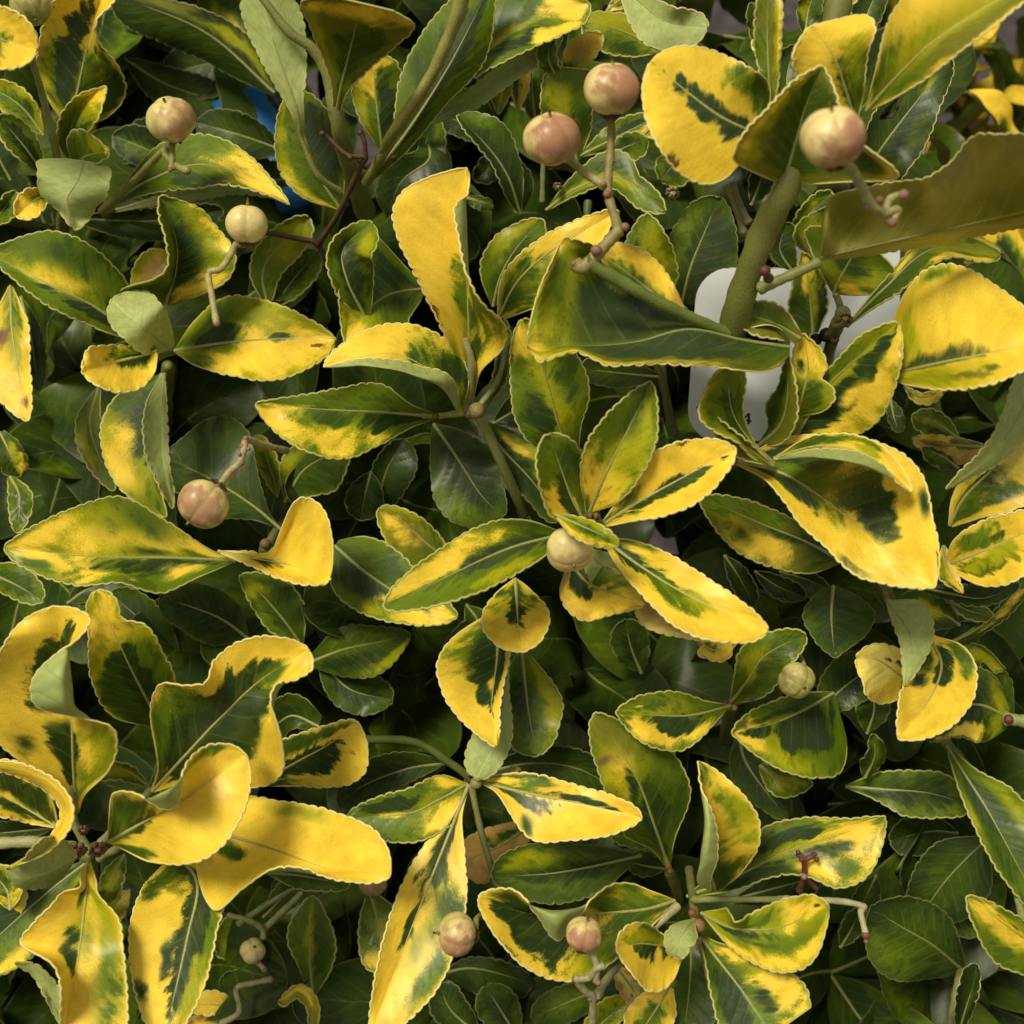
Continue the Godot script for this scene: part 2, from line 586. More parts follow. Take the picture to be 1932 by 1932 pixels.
# A look is a ground colour and patches on it: colour letter, from t, to t, from s, to s, softness; t runs from base to tip, s from left edge (-1) to right edge (1).
func paint(n: int) -> void:
	var bits: PackedStringArray = looks[n].split("|")
	var base: Color = PAINT[bits[0].strip_edges()]
	var edge_col := base.lerp(Color(0.88, 0.78, 0.34), 0.7 if bits[0][0] in ["Y", "L", "K"] else 0.22)
	var patches := []
	var cols := PackedColorArray()
	for k in range(1, bits.size()):
		var w := bits[k].strip_edges().split(" ", false)
		cols.append(PAINT[w[0]])
		var a := PackedFloat32Array()
		for q in range(1, w.size()):
			a.append(w[q].to_float())
		if a.size() < 5:
			a.append(0.04 if w[0] in ["D", "B"] else 0.16)
		patches.append(a)
	var data := PackedByteArray()
	data.resize(TW * TH * 3)
	var seed_x := (n * 97) % 512
	var seed_y := (n * 61) % 512
	var count := patches.size()
	var veins := 8.0 + (n % 5) * 0.6
	var spot_n := n % 3
	var spot_t := 0.35 + fposmod(n * 0.381, 0.6)
	var spot_s := (0.98 if n % 2 == 0 else -0.98) if n % 5 != 0 else 0.3
	var at_byte := 0
	for y in TH:
		var s := clampf((y - 2.0) / (TH - 4.0), 0.0, 1.0) * 2.0 - 1.0
		var abs_s := absf(s)
		for x in TW:
			var t := clampf((x - 2.0) / (TW - 4.0), 0.0, 1.0)
			var q := t - 0.24 * abs_s
			# noise drawn out along the lateral veins: jagged fingers
			var ia := (int(q * 360.0 + 300.0 + seed_x) & 511) + ((int(abs_s * 45.0 + (200.0 if s < 0 else 0.0)) + seed_y) & 511) * 512
			var ib := ((int(t * 230.0) + seed_y) & 511) + ((int(s * 60.0 + 512.0) + seed_x) & 511) * 512
			var ic := ((int(t * 900.0) + seed_x) & 511) + ((int(s * 300.0 + 1024.0) + seed_y) & 511) * 512
			var na := noise_a[ia]
			var nb := noise_b[ib]
			var nc := noise_c[ic]
			var col := base
			for k in count:
				var p: PackedFloat32Array = patches[k]
				var ht := (p[1] - p[0]) * 0.5
				var hs := (p[3] - p[2]) * 0.5
				var du := absf(t - (p[0] + p[1]) * 0.5) / ht
				var dv := absf(s - (p[2] + p[3]) * 0.5) / hs
				var rr := pow(pow(du, 2.6) + pow(dv, 2.6), 0.3846)
				var soft := p[4]
				var sharp: bool = soft < 0.09
				var size := minf(ht * 1.6, hs)
				var d := (1.0 - rr) * size + (na * 0.11 + nb * 0.16 + nc * 0.05 if sharp else na * 0.10 + nb * 0.24 + nc * 0.11) * clampf(size * 4.0, 0.08, 1.0)
				var al := clampf((d + soft) / (2.0 * soft), 0.0, 1.0)
				col = col.lerp(cols[k], al * al * (3.0 - 2.0 * al))
			var shade := 1.0 + nc * 0.07 + nb * 0.10 + na * 0.04
			var vq := q * veins + (0.5 if s < 0.0 else 0.0)
			var vd := absf(vq - roundf(vq)) / veins
			var vein := clampf(1.0 - vd / (0.0065 * (1.2 - abs_s * 0.5)), 0.0, 1.0) * clampf(1.25 - abs_s * 1.1, 0.0, 1.0)
			var main := clampf(1.0 - abs_s / (0.075 * (1.15 - t)), 0.0, 1.0)
			col = col.lerp(Color(0.56, 0.58, 0.24) if col.g > col.r else Color(0.78, 0.68, 0.26), maxf(vein * (0.10 + 0.30 * clampf((col.g - col.r) * 7.0 + 0.5, 0.0, 1.0)), main * 0.45))
			if abs_s > 0.93:
				col = col.lerp(edge_col, (abs_s - 0.93) * 7.0)
			# a second, crisper layer of darker flecks where the blade is green
			var greenness := clampf((col.g - col.r) * 7.0 + 0.35, 0.0, 1.0)
			if greenness > 0.0:
				col = col.lerp(Color(0.14, 0.22, 0.07), clampf((nb * 0.8 + na * 0.6 + nc * 0.15 - 0.16) / 0.07, 0.0, 1.0) * 0.34 * greenness)
				col = col.lerp(Color(0.46, 0.50, 0.09), clampf((-nb * 0.7 + na * 0.7 - nc * 0.2 - 0.26) / 0.08, 0.0, 1.0) * 0.26 * greenness)
			# a scorched nick on the margin of some leaves, small flecks, dust
			if n % 4 == 1:
				var burn := Vector2((t - spot_t) * 9.0, (s - spot_s) * 5.0).length() + na * 0.5 + nc * 0.35
				if burn < 0.30:
					col = col.lerp(Color(0.36, 0.22, 0.10), clampf((0.30 - burn) * 6.0, 0.0, 0.8))
			if nc > 0.52 and na > 0.34:
				col = col.lerp(Color(0.40, 0.27, 0.11), 0.30)
			if nc < -0.60 and na < -0.22:
				col = col.lerp(Color(0.78, 0.78, 0.62), 0.30)
			data[at_byte] = int(clampf(col.r * shade, 0.0, 1.0) * 255.0)
			data[at_byte + 1] = int(clampf(col.g * shade, 0.0, 1.0) * 255.0)
			data[at_byte + 2] = int(clampf(col.b * (shade + nb * 0.1), 0.0, 1.0) * 255.0)
			at_byte += 3
	tiles[n] = data

func spread(seed_n: int, freq: float, kind: int, octaves: int) -> PackedFloat32Array:
	var f := FastNoiseLite.new()
	f.noise_type = kind
	f.seed = seed_n
	f.frequency = freq
	f.fractal_octaves = octaves
	var im := f.get_seamless_image(512, 512)
	im.convert(Image.FORMAT_L8)
	var bytes := im.get_data()
	var out := PackedFloat32Array()
	out.resize(bytes.size())
	for k in bytes.size():
		out[k] = bytes[k] / 127.5 - 1.0
	return out

func paint_all() -> void:
	tiles.resize(looks.size())
	var job := WorkerThreadPool.add_group_task(paint, looks.size())
	WorkerThreadPool.wait_for_group_task_completion(job)
	for sheet in upper.size():
		var im := Image.create(2048, 2048, false, Image.FORMAT_RGB8)
		for k in range(sheet * 128, mini(looks.size(), sheet * 128 + 128)):
			var one := Image.create_from_data(TW, TH, false, Image.FORMAT_RGB8, tiles[k])
			im.blit_rect(one, Rect2i(0, 0, TW, TH), Vector2i((k % 8) * TW, ((k % 128) / 8) * TH))
		upper[sheet].albedo_texture = ImageTexture.create_from_image(im)
	# relief of the blade: sunken lateral veins and a fine quilting between them
	var bump := PackedByteArray()
	bump.resize(TW * TH)
	for y in TH:
		var s := clampf((y - 2.0) / (TH - 4.0), 0.0, 1.0) * 2.0 - 1.0
		for x in TW:
			var t := float(x) / TW
			var q := (t - 0.24 * absf(s)) * 9.0 + (0.5 if s < 0.0 else 0.0)
			var d := absf(q - roundf(q))
			var h := 0.55 - 0.25 * exp(-d * d * 120.0) + 0.13 * noise_c[((x * 3) & 511) + ((y * 3) & 511) * 512] + 0.22 * noise_b[((x * 2) & 511) + ((y * 2) & 511) * 512]
			bump[y * TW + x] = int(clampf(h, 0.0, 1.0) * 255.0)
	var tile_im := Image.create_from_data(TW, TH, false, Image.FORMAT_L8, bump)
	var sheet_im := Image.create(2048, 2048, false, Image.FORMAT_L8)
	for k in 128:
		sheet_im.blit_rect(tile_im, Rect2i(0, 0, TW, TH), Vector2i((k % 8) * TW, (k / 8) * TH))
	var relief := ImageTexture.create_from_image(sheet_im)
	for m in upper:
		m.heightmap_enabled = true
		m.heightmap_texture = relief
		m.heightmap_scale = 0.009
	# the underside: pale, with a darker net of veins
	var under := PackedByteArray()
	under.resize(512 * 256 * 3)
	for y in 256:
		var s := y / 127.5 - 1.0
		for x in 512:
			var t := x / 511.0
			var q := (t - 0.24 * absf(s)) * 8.0 + 0.12 * noise_b[x + (y & 511) * 512]
			var d := absf(q - roundf(q))
			var net := absf(noise_b[((x * 3) & 511) + ((y * 3) & 511) * 512])
			var k := 1.0 - 0.10 * exp(-d * d * 900.0) - 0.05 * exp(-net * net * 500.0) + 0.05 * noise_a[x + y * 512] + 0.06 * noise_b[x + y * 512]
			k += 0.12 * clampf(1.0 - absf(s) / 0.05, 0.0, 1.0)
			under[(y * 512 + x) * 3] = int(clampf(0.66 * k, 0.0, 1.0) * 255.0)
			under[(y * 512 + x) * 3 + 1] = int(clampf(0.71 * k, 0.0, 1.0) * 255.0)
			under[(y * 512 + x) * 3 + 2] = int(clampf(0.41 * k, 0.0, 1.0) * 255.0)
	lower.albedo_texture = ImageTexture.create_from_image(Image.create_from_data(512, 256, false, Image.FORMAT_RGB8, under))

func make_materials() -> void:
	noise_a = spread(3, 0.030, FastNoiseLite.TYPE_SIMPLEX_SMOOTH, 4)
	noise_b = spread(11, 0.016, FastNoiseLite.TYPE_SIMPLEX_SMOOTH, 4)
	noise_c = spread(23, 0.09, FastNoiseLite.TYPE_SIMPLEX_SMOOTH, 3)
	for k in 2:
		var m := StandardMaterial3D.new()
		m.resource_name = "leaf upper side"
		m.roughness = 0.46
		m.metallic_specular = 0.28
		m.clearcoat_enabled = true
		m.clearcoat = 0.16
		m.clearcoat_roughness = 0.22
		m.backlight_enabled = true
		m.backlight = Color(0.22, 0.22, 0.22)
		upper.append(m)
	lower = StandardMaterial3D.new()
	lower.resource_name = "leaf underside"
	lower.roughness = 0.62
	lower.backlight_enabled = true
	lower.backlight = Color(0.24, 0.24, 0.20)
	rim_mat = StandardMaterial3D.new()
	rim_mat.resource_name = "leaf margin"
	rim_mat.vertex_color_use_as_albedo = true
	rim_mat.roughness = 0.5
	stalk_mat = StandardMaterial3D.new()
	stalk_mat.resource_name = "stalk"
	stalk_mat.vertex_color_use_as_albedo = true
	stalk_mat.roughness = 0.55
	var sn := NoiseTexture2D.new()
	sn.noise = FastNoiseLite.new()
	sn.noise.frequency = 0.05
	sn.width = 256; sn.height = 256; sn.seamless = true
	stalk_mat.heightmap_enabled = true
	stalk_mat.heightmap_texture = sn
	stalk_mat.heightmap_scale = 0.008
	var speck := NoiseTexture2D.new()
	speck.noise = FastNoiseLite.new()
	speck.noise.frequency = 0.09
	speck.noise.seed = 8
	speck.width = 256; speck.height = 256; speck.seamless = true
	var tones := Gradient.new()
	tones.set_color(0, Color(0.86, 0.82, 0.70)); tones.set_color(1, Color(1, 1, 1))
	tones.set_offset(0, 0.28); tones.set_offset(1, 0.5)
	speck.color_ramp = tones
	stalk_mat.albedo_texture = speck
	stalk_mat.uv1_triplanar = true
	stalk_mat.uv1_scale = Vector3(90, 90, 90)
	fruit_mat = StandardMaterial3D.new()
	fruit_mat.resource_name = "capsule husk"
	fruit_mat.vertex_color_use_as_albedo = true
	fruit_mat.roughness = 0.36
	var fn := NoiseTexture2D.new()
	fn.noise = FastNoiseLite.new()
	fn.noise.frequency = 0.12
	fn.width = 256; fn.height = 256; fn.seamless = true
	var ramp := Gradient.new()
	ramp.set_color(0, Color(0.86, 0.80, 0.70)); ramp.set_color(1, Color(1, 1, 1))
	ramp.set_offset(0, 0.25); ramp.set_offset(1, 0.5)
	fn.color_ramp = ramp
	fruit_mat.albedo_texture = fn
	fruit_mat.uv1_triplanar = true
	fruit_mat.uv1_scale = Vector3(160, 160, 160)

# ---------------------------------------------------------------- the shoots

func top_left_shoot() -> void:
	shoot("corner shoot at upper left with a rounded yellow leaf and a cupped pale underside", 115, 420, -25)
	on("A")
	leaf([-420, 120, 20, -100, 190, 32, 205, 285, 36], [175, 4], [165, 6], "Y|G .45 .75 -.1 .75 .12|M .5 .68 .2 .7 .1")
	leaf([400, 720, -18, 440, 500, -12, 505, 210, -6, 600, -120, 2], [[0, 20], [.15, 150], [.3, 235], [.5, 265, 3], [.75, 250, 6], [.92, 130, 4], [1, 0]], [[0, 20], [.12, 190, -3], [.3, 260, -4], [.46, 190, 6], [.6, 45, 10], [.72, 10, 12], [.88, 70, 6], [1, 0]], "Y|G 0 .55 -1 1 .2|B .05 .78 -.6 -.05 .04|M .1 .5 .1 .9 .1")
	stem([335, 960, -6, 300, 780, 2, 240, 540, 10, 165, 280, 22], 1.0, 0.75, Color(0.25, 0.28, 0.08))
	leaf([245, 760, -16, 120, 600, -14, -70, 470, -14], 80, 80, "L|G .1 .8 -.8 .6 .2|M .2 .6 -.2 .5 .1")
	leaf([245, 985, -4, 150, 840, 2, -5, 655, 4], [75, 3], [90, 2], "G|D 0 .9 -.5 .5 .12")
	leaf([405, 930, -12, 395, 760, -6, 460, 590, 0, 590, 490, 4], [[0, 10], [.2, 60, 2], [.5, 75, 3], [.8, 40, 2], [1, 0]], [[0, 10], [.2, 60, 3], [.45, 100, 8], [.7, 110, 8], [.9, 50, 4], [1, 0]], "L|G 0 .6 -1 1 .2|Y .75 1 -.6 1 .15|D .1 .45 -.2 .8 .08")
	leaf([430, 935, -6, 480, 880, 0, 610, 850, 6], [[0, 20], [.3, 150], [.6, 130], [.85, 60], [1, 0]], [[0, 5], [.4, 50, 6], [.8, 40, 6], [1, 0]], "G|L .5 1 -1 0 .2|Y .9 1 -1 1 .1")
	leaf([470, 905, 8, 440, 1010, 14, 375, 1130, 15, 430, 1290, 10], [[0, 60], [.05, 150, 1], [.25, 170, 0], [.5, 190, -4], [.8, 110, -4], [.93, 50], [1, 0]], [[0, 100], [.06, 240, 2], [.2, 235, 2], [.5, 165, 0], [.7, 60, -3], [.9, 30], [1, 0]], "G", {"flip": true, "straight": .8, "label": "cupped leaf turned to show its pale grey-green underside"})
	leaf([270, 1090, -4, 190, 1130, 0, 95, 1210, 2], 75, 75, "Y|G 0 .4 -.6 .6 .2", {"a": .6})
	leaf([-80, 1260, -10, 0, 1200, -8, 90, 1080, -10], 45, 70, "G|M .2 .8 -.5 .5 .2")
	leaf([60, 1010, -22, 0, 900, -20, -60, 770, -20], 110, 150, "M|D .1 .8 -.7 .7 .2")
	leaf([700, 900, -40, 760, 800, -44, 900, 700, -48], 90, 90, "D|M .2 .9 -.6 .6 .2")
	leaf([1010, 980, -38, 860, 860, -36, 640, 760, -36], 100, 110, "D|G .3 .9 -.7 .2 .2")
	leaf([400, 1230, -26, 900, 1240, -30, 1250, 1180, -34], 70, 110, "D|M .2 .9 -.6 .6 .2")
	stem([410, 960, -10, 360, 1230, -30, 330, 1500, -70], 1.6, 2.2)

func top_left_arching_shoot() -> void:
	shoot("shoot with a long arching green leaf reaching right under the topmost left capsule", 210, 395, -28)
	on("A")
	leaf([1640, 380, -66, 1350, 330, -64, 900, 420, -62], 190, 150, "D|M .2 .9 -.6 .6 .25")
	leaf([700, 330, -60, 950, 480, -60, 1330, 600, -64], 110, 130, "D|M .2 .9 -.6 .6 .25")
	leaf([1700, 1000, -60, 1500, 1010, -56, 1340, 960, -54], 60, 110, "D|M .2 .9 -.6 .6 .25")
	leaf([590, 1180, -20, 850, 1010, -10, 1180, 930, -4, 1622, 1148, 4], [[0, 10], [.15, 60], [.35, 160, -2], [.55, 165, -2], [.75, 130, -1], [.9, 70], [1, 0]], [[0, 10], [.15, 40], [.3, 80, 0], [.5, 130, 6, 120, 0], [.7, 60, 8, 75, 2], [.88, 10, 4, 24, 1], [1, 0]], "G|B .0 .4 -.4 .3 .2|B .4 .75 .2 .9 .08|L .6 1 -1 .6 .2|Y .68 .97 -.9 .5 .12", {"rim": Color(.5, .47, .16)})
	leaf([620, 1190, -26, 900, 1120, -22, 1300, 1060, -14, 1590, 1120, -4], [20, 0], [[0, 10], [.5, 40], [.8, 20], [1, 0]], "M", {"flip": true, "rim": Color(.4, .4, .14)})
	leaf([1540, 520, -50, 1150, 180, -44, 640, -30, -38], [[0, 20], [.3, 110, -4], [.7, 150, -4], [1, 0]], [[0, 20], [.25, 120], [.5, 110], [.8, 60], [1, 0]], "D|L .1 .5 .2 .8 .2|O .55 .95 .3 1 .2|M .3 .9 -.8 0 .2", {"rim": Color(.52, .42, .2)})
	leaf([1560, 420, -58, 1300, 180, -60, 1150, -60, -62], 130, 140, "M|L .3 .8 -.5 .5 .2|Y .4 .6 .1 .4 .1")
	leaf([1600, 850, -48, 1350, 760, -44, 1110, 690, -46], 130, 120, "D|M .2 .9 -.6 .6 .25")
	stem([610, 1180, -24, 500, 1360, -60, 480, 1500, -90], 1.4, 2.0)

func curled_left_shoot() -> void:
	shoot("shoot at left with a curled pale leaf whose yellow tip rolls forward below it", 318, 690, -18)
	on("A")
	leaf([930, 1710, 0, 985, 1520, 6, 985, 1350, 10, 900, 1105, 14], [[0, 20, 0], [.06, 250, 4, 150, 2], [.13, 235, 8, 130, 6], [.22, 110, 16, 20, 12], [.32, 50, 17], [.55, 50, 13], [.8, 45, 8], [.95, 20, 3], [1, 0]], [[0, 40], [.08, 130, 4], [.25, 290, 3], [.45, 325, 0], [.65, 240, -3], [.82, 190, -3], [.95, 80, -2], [1, 0]], "G|D .1 .7 -.3 .5 .25|L .2 1 .5 1 .2|Y .02 .3 .25 1 .12|Y .5 .85 .78 1.1 .1", {"straight": .6})
	leaf([745, 1905, -10, 560, 1740, -4, 300, 1610, 0, -70, 1420, -2], [[0, 10], [.2, 90, 1], [.5, 110, 2], [.8, 60, 2], [1, 0]], [[0, 15], [.15, 170], [.35, 260, 2], [.55, 300, 3], [.75, 260, 2], [.92, 110, 1], [1, 0]], "G|L .25 .9 -.2 .5 .2|Y .4 .68 -.02 .28 .2|D .12 .55 -.55 -.1 .06|D .02 .3 .1 .5 .08|M .4 .8 .4 .9 .2")
	leaf([960, 1960, 2, 800, 1840, 16, 630, 1690, 12], [[0, 10], [.2, 100], [.5, 110, -1], [.8, 100, -2], [.95, 60], [1, 0]], [[0, 30], [.15, 90], [.4, 150], [.7, 170, -3], [.92, 90, -3], [1, 0]], "G", {"flip": true, "label": "curled leaf showing a pale underside"})
	on("D")
	leaf([880, 60, 10, 800, 90, 8, 640, 130, 14, 465, 175, 24], [[0, 20], [.12, 110, 3], [.35, 170, 8], [.6, 165, 9], [.85, 100, 5], [1, 0]], [[0, 40], [.1, 60, 0], [.35, 70, -2], [.6, 100, -1], [.85, 110, 2], [.95, 60], [1, 0]], "Y|G .0 .62 -.35 .85 .14|D .05 .5 -.3 .35 .08|Y .3 .6 .0 .12 .05", {"a": .5})
	on("Z")
	leaf([330, 662, -12, 420, 648, -4, 520, 640, 0, 632, 640, 2], [[0, 3], [.15, 50, -1], [.35, 85, -2], [.6, 70, -1], [.85, 35], [1, 0]], [[0, 3], [.12, 34, 3], [.35, 62, 6], [.6, 76, 8], [.85, 50, 6], [1, 0]], "L|G 0 .55 -1 .5 .2|Y .35 1 -.45 1 .16|Y .1 .5 .25 1 .14|D .08 .4 -.4 .1 .06|D .55 .75 -.25 .05 .05|G .0 .2 .2 1 .1")
	leaf([470, 560, -30, 520, 520, -30, 560, 480, -32], 40, 50, "M|D .2 .8 -.6 .6 .2")
	leaf([505, 580, -28, 500, 500, -26, 580, 410, -22], 30, 40, "G|L .5 1 -1 1 .2")
	leaf([515, 580, -30, 560, 520, -28, 600, 475, -26], 30, 30, "G|M .1 .7 -.5 .5 .2")
	leaf([250, 560, -24, 280, 530, -22, 320, 480, -22], 40, 40, "L|T .2 .9 -.7 .7 .2")
	leaf([20, 540, -6, 25, 640, 2, 52, 792, 10], [[0, 4], [.3, 30], [.6, 22], [.85, 14], [1, 0]], [[0, 4], [.3, 40], [.7, 55], [.9, 30], [1, 0]], "Y|L 0 .6 -.6 .4 .2|G .0 .3 -.6 .6 .2|N .3 .42 .2 .7 .06|N .84 .9 -.6 0 .05")
	leaf([40, 560, -14, 60, 640, -10, 72, 735, -8], 22, 30, "M|D .2 .9 -.5 .5 .2")
	stem([318, 690, -16, 312, 800, -40, 300, 900, -80], 1.5, 2.0)

func top_middle_shoot() -> void:
	shoot("upright shoot at the top left of centre with a brown branched stalk at its fork", 635, 235, 4)
	on("Z")
	leaf([570, 262, 0, 558, 200, 6, 520, 90, 10, 480, -60, 14], [[0, 4], [.2, 14], [.5, 32, -2], [.8, 42, -3], [1, 10]], [[0, 4], [.2, 16], [.4, 44, -2], [.7, 62, -3], [1, 20]], "G", {"flip": true, "rim": Color(.4, .4, .12), "pet": [641, 362, -12, 600, 330, -6]})
	leaf([633, 226, 6, 642, 170, 14, 660, 95, 22, 682, 6, 40], [[0, 6], [.25, 14], [.5, 48, 0], [.75, 88, 2], [.9, 108, 6], [1, 60, 6]], [[0, 6], [.25, 14], [.5, 46, 0], [.75, 86, 2], [.93, 104, 6], [1, 60, 6]], "O|G .1 .8 -.6 .8 .2|M .3 .85 -.45 .7 .1|L .5 .9 -1 -.72 .1|Y .86 1 -1 1 .07", {"a": .9, "b": .3, "wav": 0.2})
	leaf([641, 392, -22, 600, 330, -18, 575, 260, -16, 552, 172, -14], [[0, 6], [.2, 44], [.45, 62], [.7, 52], [.92, 26], [1, 0]], [[0, 6], [.25, 50], [.5, 70], [.8, 50], [1, 0]], "G|M 0 .75 -.4 1 .2|L .0 .95 -1 -.66 .12|B .1 .9 -.15 .8 .08|Y .0 .35 -1 -.75 .1", {"label": "broad dark leaf with a yellow-green margin behind the fork"})
	leaf([722, 285, -18, 714, 225, -14, 708, 170, -12, 705, 104, -8], [[0, 4], [.3, 30], [.6, 42], [.85, 32], [1, 0]], [[0, 4], [.3, 36], [.6, 48], [.85, 46], [1, 0]], "G|Y .55 1 -1 0 .12|D 0 .82 .05 .82 .06|Y .88 1 -.4 1 .05|L .2 .7 -1 -.5 .15")
	leaf([688, 345, -10, 760, 260, -4, 850, 120, 2, 930, -40, 6], [[0, 6], [.2, 14], [.45, 66, -2], [.7, 70, -2], [.9, 40], [1, 0]], [[0, 6], [.2, 20, -3], [.45, 30, -4], [.7, 52, -4], [1, 10]], "G|B .15 .9 -.5 .4 .12|M .4 .7 -1 -.4 .2")
	leaf([790, 225, -12, 900, 110, -6, 1000, 40, -2, 1112, 6, 4], [[0, 4], [.3, 60, -2], [.6, 90, -3], [1, 6]], [[0, 4], [.3, 20, 2], [.6, 44, 4], [.85, 42, 4], [1, 0]], "G|M .1 .8 -.8 .3 .2|L .3 .8 -.1 .15 .08|D .5 .8 .3 .9 .06|Y .82 1 -1 1 .1|Y .7 .95 .5 1 .1")
	leaf([770, 242, -18, 880, 190, -14, 960, 130, -10, 1060, 70, -8], 16, 24, "M", {"flip": true, "rim": Color(.4, .42, .14)})
	leaf([800, 250, -26, 810, 300, -22, 760, 340, -22, 730, 400, -24], 60, 40, "M|D .2 .9 -.6 .6 .15")
	leaf([730, 420, -26, 770, 340, -24, 800, 280, -24, 815, 215, -22], 50, 40, "G|D .1 .9 -.5 .5 .25")
	stem([690, 400, -26, 655, 300, -6, 638, 235, 6, 618, 140, 10, 590, 92, 12, 545, 60, 14, 490, -10, 16], 2.6, 0.8, Color(0.22, 0.24, 0.06))
	stem([636, 240, 2, 690, 330, -12, 740, 250, 12, 820, 130, 18, 872, 10, 24], 0.9, 1.5, Color(0.26, 0.26, 0.06))
	stem([690, 345, -8, 740, 262, 8, 805, 160, 16, 850, 60, 22, 874, -10, 26], 1.1, 1.5, Color(0.30, 0.29, 0.07))
	knob(857, 46, 23.6, 0.55, Color(0.06, 0.02, 0.015), "scar")
	scaly_bud(629, 212, 8, 0.9, Color(0.25, 0.17, 0.08))
	stem([600, 462, -20, 640, 400, -10, 668, 340, -2, 690, 296, 4], 0.75, 0.7, Color(0.12, 0.06, 0.035), "dead_stalk")
	stem([690, 296, 4, 655, 292, 5, 622, 262, 6, 608, 252, 7], 0.6, 0.5, Color(0.12, 0.06, 0.035), "dead_stalk")
	stem([690, 296, 4, 688, 270, 6, 682, 252, 7], 0.6, 0.6, Color(0.12, 0.06, 0.035), "dead_stalk")
	stem([500, 438, -22, 560, 450, -20, 598, 460, -20, 618, 500, -24], 0.6, 0.8, Color(0.12, 0.06, 0.035), "dead_stalk")
	knob(680, 250, 7, 0.9, Color(0.09, 0.04, 0.03), "scar"); knob(608, 252, 7, 0.8, Color(0.09, 0.04, 0.03), "scar")
	knob(661, 297, 5.4, 0.8, Color(0.09, 0.04, 0.03), "scar"); knob(742, 298, 0, 0.8, Color(0.09, 0.04, 0.03), "scar")

